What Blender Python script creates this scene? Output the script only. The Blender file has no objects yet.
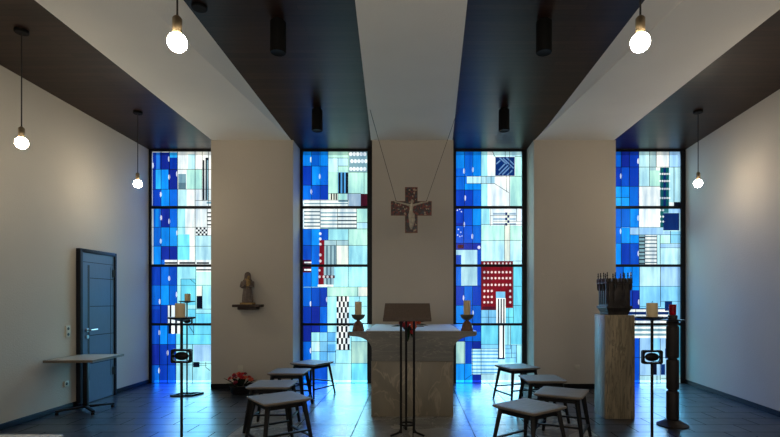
import bpy, bmesh, math, random
from mathutils import Vector, Matrix
random.seed(7)
scene = bpy.context.scene
C = scene.collection
PI = math.pi
# ------------------------------------------------------------------ sizes of the place (metres)
EYE = 1.45
U = 0.01637
FOC = 480.0
YP = 7.858          # front of the piers
YW = 8.384          # plane of the stained glass
H = EYE + 160 * U   # dark ceiling
XL = -4.60         # left wall
YR = -4.5           # rear wall
def xr(y): return 4.747 - 0.0807 * (YW - y)   # right wall stands at a slight angle

# ------------------------------------------------------------------ helpers
def lin(c):
    r = []
    for v in c:
        v = v / 255.0
        r.append(v / 12.92 if v <= 0.04045 else ((v + 0.055) / 1.055) ** 2.4)
    return tuple(r)

class MB:
    """collects shapes and links them as ONE mesh object"""
    def __init__(self):
        self.bm = bmesh.new()
    def _post(self, verts, mi, M=None):
        if M is not None:
            bmesh.ops.transform(self.bm, matrix=M, verts=verts)
        fs = set()
        for v in verts:
            for f in v.link_faces: fs.add(f)
        for f in fs: f.material_index = mi
    def box(self, c, s, mi=0, M=None, bevel=0.0, taper=None):
        r = bmesh.ops.create_cube(self.bm, size=1.0)
        vs = r['verts']
        for v in vs:
            t = 1.0
            if taper and v.co.z < 0: t = taper
            v.co = Vector((v.co.x * s[0] * t, v.co.y * s[1] * t, v.co.z * s[2]))
        if bevel > 0:
            es = list({e for v in vs for e in v.link_edges})
            rr = bmesh.ops.bevel(self.bm, geom=es, offset=bevel, segments=2, profile=0.5, affect='EDGES')
            vs = list({v for f in rr['faces'] for v in f.verts} | {v for v in vs if v.is_valid})
        T = Matrix.Translation(c)
        self._post(vs, mi, T if M is None else M @ T)
        return self
    def bar(self, a, b, w, h=None, mi=0, up=(0, 0, 1), w2=None, bevel=0.0):
        a = Vector(a); b = Vector(b); h = h or w
        d = b - a; L = d.length; z = d.normalized()
        u = Vector(up)
        if abs(u.dot(z)) > 0.98: u = Vector((1, 0, 0))
        x = u.cross(z).normalized(); y = z.cross(x)
        r = bmesh.ops.create_cube(self.bm, size=1.0); vs = r['verts']
        for v in vs:
            k = 1.0 if (v.co.z < 0 or w2 is None) else w2 / w
            v.co = Vector((v.co.x * w * k, v.co.y * h * k, v.co.z * L))
        if bevel > 0:
            es = list({e for v in vs for e in v.link_edges})
            rr = bmesh.ops.bevel(self.bm, geom=es, offset=bevel, segments=2, profile=0.5, affect='EDGES')
            vs = list({v for f in rr['faces'] for v in f.verts} | {v for v in vs if v.is_valid})
        M = Matrix((x, y, z)).transposed().to_4x4(); M.translation = (a + b) / 2
        self._post(vs, mi, M); return self
    def cyl(self, a, b, r1, r2=None, n=20, mi=0):
        a = Vector(a); b = Vector(b); r2 = r1 if r2 is None else r2
        d = b - a
        r = bmesh.ops.create_cone(self.bm, cap_ends=True, segments=n, radius1=r1, radius2=max(r2, 1e-5), depth=d.length)
        q = Vector((0, 0, 1)).rotation_difference(d.normalized())
        M = q.to_matrix().to_4x4(); M.translation = (a + b) / 2
        self._post(r['verts'], mi, M); return self
    def sph(self, c, r, s=(1, 1, 1), mi=0, u=20, v=12):
        q = bmesh.ops.create_uvsphere(self.bm, u_segments=u, v_segments=v, radius=r)
        for w in q['verts']: w.co = Vector((w.co.x * s[0] + c[0], w.co.y * s[1] + c[1], w.co.z * s[2] + c[2]))
        self._post(q['verts'], mi); return self
    def lathe(self, prof, c=(0, 0, 0), n=28, mi=0, fold=None):
        rings = []
        for (r, z) in prof:
            ring = []
            for k in range(n):
                t = 2 * PI * k / n
                rr = r * (1 + (fold(t, z) if fold else 0))
                ring.append(self.bm.verts.new((c[0] + rr * math.cos(t), c[1] + rr * math.sin(t), c[2] + z)))
            rings.append(ring)
        for i in range(len(rings) - 1):
            for k in range(n):
                f = self.bm.faces.new((rings[i][k], rings[i][(k + 1) % n], rings[i + 1][(k + 1) % n], rings[i + 1][k]))
                f.material_index = mi
        for ring, rev in ((rings[0], True), (rings[-1], False)):
            f = self.bm.faces.new(list(reversed(ring)) if rev else ring); f.material_index = mi
        return self
    def poly(self, pts, mi=0):
        f = self.bm.faces.new([self.bm.verts.new(p) for p in pts]); f.material_index = mi; return f
    def prism(self, pts2, z0, z1, mi=0, axis='z'):
        """extrude an outline; axis z: pts (x,y); axis y: pts (x,z) between y=z0 and y=z1; axis x: pts (y,z)"""
        def P(p, t):
            if axis == 'z': return (p[0], p[1], t)
            if axis == 'y': return (p[0], t, p[1])
            return (t, p[0], p[1])
        A = [self.bm.verts.new(P(p, z0)) for p in pts2]; B = [self.bm.verts.new(P(p, z1)) for p in pts2]
        n = len(pts2); fs = [self.bm.faces.new(A[::-1]), self.bm.faces.new(B)]
        for k in range(n): fs.append(self.bm.faces.new((A[k], A[(k + 1) % n], B[(k + 1) % n], B[k])))
        for f in fs: f.material_index = mi
        return self
    def tube(self, pts, r, n=8, mi=0, closed=False):
        pts = [Vector(p) for p in pts]; rings = []
        N = len(pts)
        for i, p in enumerate(pts):
            if closed: t = pts[(i + 1) % N] - pts[i - 1]
            else: t = pts[min(i + 1, N - 1)] - pts[max(i - 1, 0)]
            t.normalize()
            u = Vector((0, 0, 1)) if abs(t.z) < 0.95 else Vector((0, 1, 0))
            x = u.cross(t).normalized(); y = t.cross(x)
            rad = r(i / (N - 1)) if callable(r) else r
            rings.append([self.bm.verts.new(p + x * rad * math.cos(2 * PI * k / n) + y * rad * math.sin(2 * PI * k / n)) for k in range(n)])
        R = range(N if closed else N - 1)
        for i in R:
            j = (i + 1) % N
            for k in range(n):
                f = self.bm.faces.new((rings[i][k], rings[i][(k + 1) % n], rings[j][(k + 1) % n], rings[j][k])); f.material_index = mi
        if not closed:
            for ring in (rings[0][::-1], rings[-1]):
                f = self.bm.faces.new(ring); f.material_index = mi
        return self
    def build(self, name, mats, parent=None, smooth=35):
        me = bpy.data.meshes.new(name)
        bmesh.ops.recalc_face_normals(self.bm, faces=self.bm.faces)
        self.bm.to_mesh(me); self.bm.free()
        for m in (mats if isinstance(mats, (list, tuple)) else [mats]): me.materials.append(m)
        if smooth:
            for p in me.polygons: p.use_smooth = True
            me.set_sharp_from_angle(angle=math.radians(smooth))
        o = bpy.data.objects.new(name, me); C.objects.link(o)
        if parent: o.parent = parent
        return o

def thing(name, label, cat, loc=(0, 0, 0), rz=0, group=None):
    o = bpy.data.objects.new(name, None); C.objects.link(o)
    o.location = loc; o.rotation_euler = (0, 0, rz); o.empty_display_size = 0.1
    o['label'] = label; o['category'] = cat
    if group: o['group'] = group
    return o
def tag(o, label, cat, group=None):
    o['label'] = label; o['category'] = cat
    if group: o['group'] = group
    return o
def struct(o, label=None):
    o['kind'] = 'structure'
    if label: o['label'] = label
    return o
def dup(root, loc, rz, label, group=None):
    def cp(o, par):
        c = o.copy(); C.objects.link(c)
        if par: c.parent = par
        for ch in o.children: cp(ch, c)
        return c
    r = cp(root, None)
    r.location = loc; r.rotation_euler = (0, 0, rz); r['label'] = label
    if group: r['group'] = group
    return r

# ------------------------------------------------------------------ materials
def mat(name):
    m = bpy.data.materials.new(name); m.use_nodes = True
    nt = m.node_tree; b = nt.nodes['Principled BSDF']
    return m, nt, b
def N(nt, t, **kw):
    n = nt.nodes.new(t)
    for k, v in kw.items():
        if k in n.inputs: n.inputs[k].default_value = v
        else: setattr(n, k, v)
    return n
def coords(nt, scale=(1, 1, 1)):
    tc = N(nt, 'ShaderNodeTexCoord'); mp = N(nt, 'ShaderNodeMapping'); mp.inputs['Scale'].default_value = scale
    nt.links.new(tc.outputs['Object'], mp.inputs['Vector']); return mp.outputs['Vector']
def ramp(nt, fac, stops):
    r = N(nt, 'ShaderNodeValToRGB'); e = r.color_ramp.elements
    while len(e) < len(stops): e.new(0.5)
    for i, (p, c) in enumerate(stops): e[i].position = p; e[i].color = (*c, 1)
    nt.links.new(fac, r.inputs['Fac']); return r.outputs['Color']
def bump(nt, b, h, strength, dist=0.01):
    n = N(nt, 'ShaderNodeBump'); n.inputs['Strength'].default_value = strength; n.inputs['Distance'].default_value = dist
    nt.links.new(h, n.inputs['Height']); nt.links.new(n.outputs['Normal'], b.inputs['Normal'])
def simple(name, c, rough=0.5, metal=0.0, var=0.15, scale=12.0, stretch=(1, 1, 1), bmp=0.0, spec=0.5):
    m, nt, b = mat(name); c = lin(c)
    v = coords(nt, stretch)
    nz = N(nt, 'ShaderNodeTexNoise'); nz.inputs['Scale'].default_value = scale; nz.inputs['Detail'].default_value = 4
    nt.links.new(v, nz.inputs['Vector'])
    col = ramp(nt, nz.outputs['Fac'], [(0.3, tuple(x * (1 - var) for x in c)), (0.7, tuple(min(1, x * (1 + var)) for x in c))])
    nt.links.new(col, b.inputs['Base Color'])
    b.inputs['Roughness'].default_value = rough; b.inputs['Metallic'].default_value = metal
    b.inputs['Specular IOR Level'].default_value = spec
    if bmp: bump(nt, b, nz.outputs['Fac'], bmp)
    return m

def plaster(name, c):
    m, nt, b = mat(name); c = lin(c)
    v = coords(nt)
    nz = N(nt, 'ShaderNodeTexNoise'); nz.inputs['Scale'].default_value = 55; nz.inputs['Detail'].default_value = 5
    n2 = N(nt, 'ShaderNodeTexNoise'); n2.inputs['Scale'].default_value = 1.3; n2.inputs['Detail'].default_value = 3
    nt.links.new(v, nz.inputs['Vector']); nt.links.new(v, n2.inputs['Vector'])
    col = ramp(nt, n2.outputs['Fac'], [(0.3, tuple(x * 0.95 for x in c)), (0.7, c)])
    nt.links.new(col, b.inputs['Base Color']); b.inputs['Roughness'].default_value = 0.9
    b.inputs['Specular IOR Level'].default_value = 0.2
    bump(nt, b, nz.outputs['Fac'], 0.35, 0.01)
    return m
M_WALL = plaster('roughcast_plaster', (200, 193, 181))
M_BEAM = plaster('beam_plaster', (240, 236, 228))

def planks():
    m, nt, b = mat('dark_plank_ceiling')
    v = coords(nt)
    br = N(nt, 'ShaderNodeTexBrick'); br.offset = 0.4
    for k, val in (('Scale', 1.0), ('Mortar Size', 0.003), ('Brick Width', 2.6), ('Row Height', 0.085), ('Mortar Smooth', 0.2)):
        br.inputs[k].default_value = val
    br.inputs['Color1'].default_value = (*lin((56, 38, 30)), 1); br.inputs['Color2'].default_value = (*lin((40, 26, 20)), 1)
    br.inputs['Mortar'].default_value = (0.002, 0.0015, 0.001, 1)
    nt.links.new(v, br.inputs['Vector'])
    v2 = coords(nt, (1.0, 30, 1))
    nz = N(nt, 'ShaderNodeTexNoise'); nz.inputs['Scale'].default_value = 2.5; nz.inputs['Detail'].default_value = 6
    nt.links.new(v2, nz.inputs['Vector'])
    mx = N(nt, 'ShaderNodeMix', data_type='RGBA', blend_type='MULTIPLY'); mx.inputs['Factor'].default_value = 1
    g = ramp(nt, nz.outputs['Fac'], [(0.3, (0.55, 0.55, 0.55)), (0.7, (1.15, 1.1, 1.05))])
    nt.links.new(br.outputs['Color'], mx.inputs[6]); nt.links.new(g, mx.inputs[7])
    nt.links.new(mx.outputs[2], b.inputs['Base Color'])
    b.inputs['Roughness'].default_value = 0.38; b.inputs['Specular IOR Level'].default_value = 0.22
    bump(nt, b, br.outputs['Fac'], -0.4, 0.006)
    return m
M_PLANK = planks()

def slate():
    m, nt, b = mat('slate_tiles')
    v = coords(nt)
    br = N(nt, 'ShaderNodeTexBrick'); br.offset = 0.5
    for k, val in (('Scale', 1.0), ('Mortar Size', 0.005), ('Brick Width', 0.62), ('Row Height', 0.31), ('Mortar Smooth', 0.1)):
        br.inputs[k].default_value = val
    br.inputs['Color1'].default_value = (*lin((60, 64, 72)), 1); br.inputs['Color2'].default_value = (*lin((45, 49, 57)), 1)
    br.inputs['Mortar'].default_value = (0.006, 0.006, 0.007, 1)
    nt.links.new(v, br.inputs['Vector'])
    nz = N(nt, 'ShaderNodeTexNoise'); nz.inputs['Scale'].default_value = 7; nz.inputs['Detail'].default_value = 6
    nt.links.new(v, nz.inputs['Vector'])
    mx = N(nt, 'ShaderNodeMix', data_type='RGBA', blend_type='MULTIPLY'); mx.inputs['Factor'].default_value = 1
    g = ramp(nt, nz.outputs['Fac'], [(0.3, (0.7, 0.7, 0.7)), (0.7, (1.2, 1.2, 1.2))])
    nt.links.new(br.outputs['Color'], mx.inputs[6]); nt.links.new(g, mx.inputs[7])
    nt.links.new(mx.outputs[2], b.inputs['Base Color'])
    rr = N(nt, 'ShaderNodeMapRange'); rr.inputs['To Min'].default_value = 0.22; rr.inputs['To Max'].default_value = 0.42
    nt.links.new(nz.outputs['Fac'], rr.inputs['Value']); nt.links.new(rr.outputs['Result'], b.inputs['Roughness'])
    b.inputs['Specular IOR Level'].default_value = 0.8
    jm = N(nt, 'ShaderNodeMapRange'); jm.inputs['To Min'].default_value = 0.8; jm.inputs['To Max'].default_value = 0.0
    nt.links.new(br.outputs['Fac'], jm.inputs['Value']); nt.links.new(jm.outputs['Result'], b.inputs['Specular IOR Level'])
    ad = N(nt, 'ShaderNodeMath', operation='MULTIPLY_ADD'); ad.inputs[1].default_value = -0.8
    nt.links.new(br.outputs['Fac'], ad.inputs[0]); nt.links.new(nz.outputs['Fac'], ad.inputs[2])
    bump(nt, b, ad.outputs[0], 0.35, 0.006)
    return m
M_SLATE = slate()

def marble(name, c1, c2, vein, scale=2.2, stretch=(1, 1, 1), rough=(0.2, 0.3), slab=None, vein_w=0.06, dist=3.0):
    m, nt, b = mat(name)
    v = coords(nt, stretch); v0 = coords(nt)
    nz = N(nt, 'ShaderNodeTexNoise'); nz.inputs['Scale'].default_value = scale; nz.inputs['Detail'].default_value = 7
    nz.inputs['Distortion'].default_value = dist * 0.4
    nt.links.new(v, nz.inputs['Vector'])
    base = ramp(nt, nz.outputs['Fac'], [(0.3, lin(c1)), (0.7, lin(c2))])
    n2 = N(nt, 'ShaderNodeTexNoise'); n2.inputs['Scale'].default_value = scale * 1.6; n2.inputs['Detail'].default_value = 5
    n2.inputs['Distortion'].default_value = dist
    nt.links.new(v, n2.inputs['Vector'])
    sb = N(nt, 'ShaderNodeMath', operation='SUBTRACT'); sb.inputs[1].default_value = 0.5; nt.links.new(n2.outputs['Fac'], sb.inputs[0])
    ab = N(nt, 'ShaderNodeMath', operation='ABSOLUTE'); nt.links.new(sb.outputs[0], ab.inputs[0])
    msk = ramp(nt, ab.outputs[0], [(0.0, (1, 1, 1)), (vein_w, (0, 0, 0))])
    mx = N(nt, 'ShaderNodeMix', data_type='RGBA'); nt.links.new(msk, mx.inputs['Factor'])
    nt.links.new(base, mx.inputs[6]); mx.inputs[7].default_value = (*lin(vein), 1)
    out = mx.outputs[2]
    rr = N(nt, 'ShaderNodeMapRange'); rr.inputs['To Min'].default_value = rough[0]; rr.inputs['To Max'].default_value = rough[1]
    nt.links.new(nz.outputs['Fac'], rr.inputs['Value']); nt.links.new(rr.outputs['Result'], b.inputs['Roughness'])
    if slab:
        br = N(nt, 'ShaderNodeTexBrick'); br.offset = 0.0
        for k, val in (('Scale', 1.0), ('Mortar Size', 0.006), ('Brick Width', slab[0]), ('Row Height', slab[1]), ('Mortar Smooth', 0.1)):
            br.inputs[k].default_value = val
        br.inputs['Color1'].default_value = (0.72, 0.72, 0.72, 1); br.inputs['Color2'].default_value = (1.15, 1.15, 1.15, 1)
        br.inputs['Mortar'].default_value = (0.15, 0.15, 0.15, 1)
        mp = N(nt, 'ShaderNodeMapping'); mp.inputs['Location'].default_value = (slab[2], slab[3], 0)
        nt.links.new(v0, mp.inputs['Vector']); nt.links.new(mp.outputs['Vector'], br.inputs['Vector'])
        m2 = N(nt, 'ShaderNodeMix', data_type='RGBA', blend_type='MULTIPLY'); m2.inputs['Factor'].default_value = 1
        nt.links.new(out, m2.inputs[6]); nt.links.new(br.outputs['Color'], m2.inputs[7]); out = m2.outputs[2]
        bump(nt, b, br.outputs['Fac'], -0.3, 0.004)
        jm = N(nt, 'ShaderNodeMapRange'); jm.inputs['To Min'].default_value = 0.5; jm.inputs['To Max'].default_value = 0.0
        nt.links.new(br.outputs['Fac'], jm.inputs['Value']); nt.links.new(jm.outputs['Result'], b.inputs['Specular IOR Level'])
    nt.links.new(out, b.inputs['Base Color'])
    return m
M_FLOORMARBLE = marble('grey_marble_slabs', (116, 117, 114), (146, 145, 140), (168, 166, 160), 1.6, rough=(0.2, 0.34), slab=(0.66, 1.0, 0.0, 0.43), vein_w=0.02)
M_ALTAR = marble('altar_marble', (120, 114, 100), (150, 141, 122), (162, 151, 131), 1.7, rough=(0.35, 0.5), vein_w=0.03, dist=0.9, stretch=(1.6, 1.6, 0.8))
M_ALTARTOP = marble('altar_top_marble', (96, 97, 92), (124, 122, 112), (142, 138, 126), 2.2, rough=(0.3, 0.45), vein_w=0.02, dist=1.5, stretch=(0.6, 1, 3.5))
M_PED = marble('pedestal_marble', (118, 109, 88), (168, 154, 126), (104, 96, 78), 4.5, stretch=(3.2, 3.2, 0.35), rough=(0.3, 0.45), vein_w=0.05, dist=1.2)

M_FRAME = simple('black_window_steel', (14, 16, 22), 0.45, 0.0, 0.1, spec=0.3)
M_LEAD = simple('lead_came', (24, 30, 38), 0.6, 0.0, 0.1, spec=0.2)
M_IRON = simple('black_wrought_iron', (16, 15, 16), 0.5, 0.3, 0.3, 30, spec=0.35)
M_STOOLLEG = simple('black_lacquered_wood', (17, 16, 17), 0.55, 0, 0.25, 20, spec=0.3)
M_SEAT = simple('grey_brown_oak', (128, 116, 102), 0.6, 0, 0.22, 6, (1.5, 14, 14), 0.05)
M_BASEB = simple('black_slate_skirting', (16, 17, 20), 0.6, 0, 0.2, spec=0.2)
M_DOOR = simple('grey_blue_door_paint', (58, 80, 110), 0.45, 0, 0.08, 9, (8, 8, 0.6))
M_DOORFR = simple('dark_door_frame', (26, 30, 38), 0.6, spec=0.2)
M_GROOVE = simple('door_groove_black', (14, 16, 22), 0.6)
M_STEEL = simple('brushed_steel', (190, 192, 196), 0.3, 0.9, 0.08, 40)
M_PLASTIC = simple('cream_switch_plastic', (206, 202, 186), 0.4, 0, 0.03)
M_DARKPL = simple('dark_switch_insert', (30, 30, 32), 0.4)
M_TABLETOP = simple('beech_table_top', (176, 164, 144), 0.4, 0, 0.1, 5, (1, 10, 10))
M_TABLEEDGE = simple('table_edge_band', (104, 94, 80), 0.5)
M_LINEN = simple('pale_table_laminate', (206, 198, 178), 0.5, 0, 0.04)
M_CLOTH = simple('white_altar_linen', (226, 232, 242), 0.85, 0, 0.03, 60, bmp=0.05)
M_WAX = simple('cream_beeswax', (218, 200, 160), 0.5, 0, 0.05, 10)
M_WICK = simple('black_wick', (20, 18, 16), 0.9)
M_CER = simple('dark_green_ceramic', (84, 84, 70), 0.45, 0, 0.25, 16)
M_CERRED = simple('red_brown_ceramic_glaze', (104, 72, 54), 0.5, 0, 0.5, 30)
M_STONE = simple('grey_brown_stone', (112, 98, 90), 0.75, 0, 0.2, 30, bmp=0.1)
M_STONE2 = simple('ochre_stone', (150, 122, 78), 0.75, 0, 0.2, 30, bmp=0.1)
M_WOODDK = simple('dark_walnut', (56, 40, 30), 0.5, 0, 0.3, 5, (2, 2, 14))
M_LECTERN = simple('grey_brown_leather', (102, 91, 84), 0.85, 0, 0.08, 40, spec=0.1)
M_BRONZE = simple('dark_bronze', (58, 54, 52), 0.42, 0.55, 0.35, 14, bmp=0.15)
M_COLUMN = simple('charred_dark_wood', (26, 19, 17), 0.6, 0, 0.35, 9, (4, 4, 1))
M_LEAF = simple('dark_green_leaf', (26, 44, 28), 0.8, 0, 0.3, 20, spec=0.1)
M_FRED = simple('crimson_petal', (176, 30, 40), 0.6, 0, 0.2, 20)
M_FORANGE = simple('salmon_petal', (222, 104, 72), 0.6, 0, 0.2, 20)
M_FDARK = simple('dark_rose_petal', (120, 22, 50), 0.6, 0, 0.2, 20)
M_POT = simple('black_plant_pot', (22, 22, 24), 0.5)
M_CANOPY = simple('black_lamp_metal', (9, 9, 9), 0.7, 0, 0.1, spec=0.15)
M_SOCKET = simple('nickel_lamp_socket', (150, 134, 108), 0.35, 0.7, 0.1)
M_CORD = simple('dark_lamp_cord', (46, 42, 38), 0.6)
M_WIRE = simple('thin_steel_wire', (70, 66, 60), 0.5, 0.2)
M_PEWTER = simple('pale_pewter', (186, 178, 162), 0.4, 0.3, 0.2, 40)
M_CROSSEDGE = simple('copper_cross_edge', (110, 74, 56), 0.4, 0.6, 0.2, 30)

def emit(name, c, s):
    m, nt, b = mat(name)
    b.inputs['Base Color'].default_value = (0.8, 0.8, 0.8, 1)
    b.inputs['Emission Color'].default_value = (*c, 1); b.inputs['Emission Strength'].default_value = s
    b.inputs['Roughness'].default_value = 0.2
    return m
BULB = 125.0
M_BULB = emit('glowing_bulb_glass', (1.0, 0.83, 0.60), BULB)
M_REARFILL = emit('rear_lit_window_glass', (1.0, 0.86, 0.72), 2.9)  # warm fill emission for the added rear panels

def redglass():
    m, nt, b = mat('red_lamp_glass')
    b.inputs['Base Color'].default_value = (*lin((130, 6, 16)), 1); b.inputs['Roughness'].default_value = 0.15
    b.inputs['Transmission Weight'].default_value = 0.35
    b.inputs['Emission Color'].default_value = (*lin((170, 6, 22)), 1); b.inputs['Emission Strength'].default_value = 0.05
    return m
M_REDGLASS = redglass()

def enamel():
    m, nt, b = mat('enamel_mosaic')
    v = coords(nt)
    vo = N(nt, 'ShaderNodeTexVoronoi'); vo.inputs['Scale'].default_value = 48
    nt.links.new(v, vo.inputs['Vector'])
    sp = N(nt, 'ShaderNodeSeparateColor'); nt.links.new(vo.outputs['Color'], sp.inputs['Color'])
    col = ramp(nt, sp.outputs[0], [(0.0, lin((24, 16, 18))), (0.3, lin((92, 30, 26))), (0.55, lin((36, 28, 30))), (0.72, lin((120, 46, 36))), (0.84, lin((54, 58, 70))), (0.93, lin((170, 150, 128)))])
    nt.nodes[-1].color_ramp.interpolation = 'CONSTANT'
    for n in nt.nodes:
        if n.bl_idname == 'ShaderNodeValToRGB': n.color_ramp.interpolation = 'CONSTANT'
    nt.links.new(col, b.inputs['Base Color']); b.inputs['Roughness'].default_value = 0.35
    return m
M_ENAMEL = enamel()

GLASS_GAIN = 1.12
def stained():
    """antique stained glass lit by the daylight behind it; each pane's own colour sits in 'pane_colour'"""
    m, nt, b = mat('stained_glass')
    at = N(nt, 'ShaderNodeAttribute', attribute_name='pane_colour')
    v = coords(nt, (5.0, 5.0, 0.9))
    nz = N(nt, 'ShaderNodeTexNoise'); nz.inputs['Scale'].default_value = 1.6; nz.inputs['Detail'].default_value = 4
    nt.links.new(v, nz.inputs['Vector'])
    s1 = ramp(nt, nz.outputs['Fac'], [(0.32, (0.62, 0.70, 0.80)), (0.68, (1.36, 1.26, 1.14))])
    v2 = coords(nt)
    n2 = N(nt, 'ShaderNodeTexNoise'); n2.inputs['Scale'].default_value = 2.2; n2.inputs['Detail'].default_value = 3
    nt.links.new(v2, n2.inputs['Vector'])
    s2 = ramp(nt, n2.outputs['Fac'], [(0.35, (0.86, 0.9, 0.94)), (0.65, (1.12, 1.08, 1.04))])
    a = N(nt, 'ShaderNodeMix', data_type='RGBA', blend_type='MULTIPLY'); a.inputs['Factor'].default_value = 1
    nt.links.new(at.outputs['Color'], a.inputs[6]); nt.links.new(s1, a.inputs[7])
    c = N(nt, 'ShaderNodeMix', data_type='RGBA', blend_type='MULTIPLY'); c.inputs['Factor'].default_value = 1
    nt.links.new(a.outputs[2], c.inputs[6]); nt.links.new(s2, c.inputs[7])
    nt.links.new(c.outputs[2], b.inputs['Emission Color']); b.inputs['Emission Strength'].default_value = GLASS_GAIN
    b.inputs['Base Color'].default_value = (0.01, 0.015, 0.02, 1); b.inputs['Roughness'].default_value = 0.2
    b.inputs['Specular IOR Level'].default_value = 0.3
    tr = N(nt, 'ShaderNodeBsdfTransparent'); nt.links.new(c.outputs[2], tr.inputs['Color'])
    ms = N(nt, 'ShaderNodeMixShader'); ms.inputs['Fac'].default_value = 0.5
    nt.links.new(b.outputs[0], ms.inputs[1]); nt.links.new(tr.outputs[0], ms.inputs[2])
    nt.links.new(ms.outputs[0], nt.nodes['Material Output'].inputs['Surface'])
    return m
M_GLASS = stained()

# ------------------------------------------------------------------ room shell
XS = 1.98
m = MB()
m.box(((XL - 0.3 - XS) / 2, (YR + YW) / 2, -0.05), (abs(XL) + 0.3 - XS, YW - YR + 0.6, 0.1), 0)
m.box(((5.2 + XS) / 2, (YR + YW) / 2, -0.05), (5.2 - XS, YW - YR + 0.6, 0.1), 0)
m.box((0, (YR + YW) / 2, -0.05), (2 * XS, YW - YR + 0.6, 0.1), 1)
struct(m.build('floor', [M_SLATE, M_FLOORMARBLE], smooth=0), 'dark slate tile floor with a grey marble strip down the middle')
m = MB(); m.box(((XL + 5.2) / 2 - 0.1, (YR + YW) / 2, H + 0.05), (5.2 - XL + 0.4, YW - YR + 0.6, 0.1))
struct(m.build('ceiling', M_PLANK, smooth=0), 'dark brown plank ceiling')
m = MB(); m.box((XL - 0.1, (YR + YW) / 2, H / 2), (0.2, YW - YR + 0.2, H))
struct(m.build('wall_left', M_WALL, smooth=0))
m = MB(); m.prism([(xr(YW + 0.1), YW + 0.1), (xr(YW + 0.1) + 0.2, YW + 0.1), (xr(YR) + 0.2, YR - 0.1), (xr(YR), YR - 0.1)], 0, H)
struct(m.build('wall_right', M_WALL, smooth=0))
PIERS = [('left', -3.307, -1.964), ('center', -0.67, 0.66), ('right', 1.98, 3.32)]
for nm, a, b in PIERS:
    m = MB(); m.box(((a + b) / 2, (YP + YW + 0.15) / 2, H / 2), (b - a, YW + 0.15 - YP, H))
    struct(m.build('wall_pier_' + nm, M_WALL, smooth=0))
# rear wall behind the viewpoint, with two openings added for warm fill light
m = MB()
xa, xb = XL - 0.1, xr(YR) + 0.1
RW = [(-3.3, -0.9), (0.3, 2.7)]
cuts = [xa, RW[0][0], RW[0][1], RW[1][0], RW[1][1], xb]
for i in range(5):
    a, b = cuts[i], cuts[i + 1]
    if i in (1, 3):
        m.box(((a + b) / 2, YR - 0.1, 0.35), (b - a, 0.2, 0.7)); m.box(((a + b) / 2, YR - 0.1, (3.5 + H) / 2), (b - a, 0.2, H - 3.5))
    else:
        m.box(((a + b) / 2, YR - 0.1, H / 2), (b - a, 0.2, H))
struct(m.build('wall_rear', M_WALL, smooth=0))
for i, (a, b) in enumerate(RW):  # unseen glowing panels, added to brighten the room from behind
    w = bpy.data.objects.new('window_%d' % (5 + i), None); C.objects.link(w); w.location = ((a + b) / 2, YR - 0.1, 0.7)
    struct(w, 'tall warm-lit window in the rear wall')
    hw = (b - a) / 2
    f = MB()
    for x in (-hw + 0.03, 0, hw - 0.03): f.box((x, 0, 1.4), (0.06, 0.08, 2.8))
    for z in (0.03, 1.4, 2.77): f.box((0, 0, z), (2 * hw - 0.12, 0.07, 0.06))
    f.build('window_frame', M_FRAME, w, 0)  # frame around the added fill panel
    g = MB(); g.box((0, -0.03, 1.4), (2 * hw - 0.1, 0.008, 2.7)); g.build('window_glass', M_REARFILL, w, 0)

# white ceiling beams: bottoms slope down gently and narrow towards the nave
def beam(n, name, stations, label):
    """stations: y, (bottom left x, bottom right x, bottom z), (top left x, top right x)"""
    m = MB(); rings = []
    for y, (bl, br_, bz), (tl, tr) in stations:
        rings.append([m.bm.verts.new(p) for p in ((bl, y, bz), (br_, y, bz), (tr, y, H + 0.03), (tl, y, H + 0.03))])
    for A, B in zip(rings, rings[1:]):
        for k in range(4): m.bm.faces.new((A[k], A[(k + 1) % 4], B[(k + 1) % 4], B[k]))
    m.bm.faces.new(rings[0]); m.bm.faces.new(rings[-1][::-1])
    o = m.build('trim_%d' % n, M_BEAM, smooth=0); struct(o, label)
def st(d, kind):
    y = d * YP if d > -0.4 else YR
    dd = max(d, 0.1)
    z = EYE + (160 * U) * (1 - 0.125 * (1 - dd)) - 0.004
    if kind == 'c':
        k = 26 * (1 - dd); l, r = (-42 + k) * U, (39.5 + (-26 + 1.5) * (1 - dd)) * U
        return (y, (l, r, z), (l, r))
    inn = 122 + 26 * (1 - dd); out = 201 - 24 * (1 - dd)
    if kind == 'l': return (y, (-out * U, -inn * U, z), (-out * U, -121 * U, ))
    return (y, (inn * U, out * U, z), (121.5 * U, out * U))
DS = [1.0005, 0.1, -0.5]
beam(1, 'left', [st(d, 'l') for d in DS], 'left white plastered ceiling beam')
beam(2, 'center', [st(d, 'c') for d in DS], 'middle white plastered ceiling beam')
beam(3, 'right', [st(d, 'r') for d in DS], 'right white plastered ceiling beam')

# skirtings
def skirting(nm, c, s):
    m = MB(); m.box(c, s, bevel=0.004); struct(m.build('baseboard_' + nm, M_BASEB))
DOOR0, DOOR1 = 6.55, 7.36
skirting('left', (XL + 0.008, (YR + DOOR0) / 2, 0.035), (0.016, DOOR0 - YR, 0.07))
skirting('left_far', (XL + 0.008, (DOOR1 + YW - 0.05) / 2, 0.035), (0.016, YW - 0.05 - DOOR1, 0.07))
m = MB(); m.prism([(xr(YW - 0.05), YW - 0.05), (xr(YR), YR), (xr(YR) - 0.016, YR), (xr(YW - 0.05) - 0.016, YW - 0.05)], 0, 0.07)
struct(m.build('baseboard_right', M_BASEB, smooth=0))
for nm, a, b in PIERS:
    skirting('pier_' + nm, ((a + b) / 2, YP - 0.008, 0.04), (b - a, 0.016, 0.08))

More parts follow.
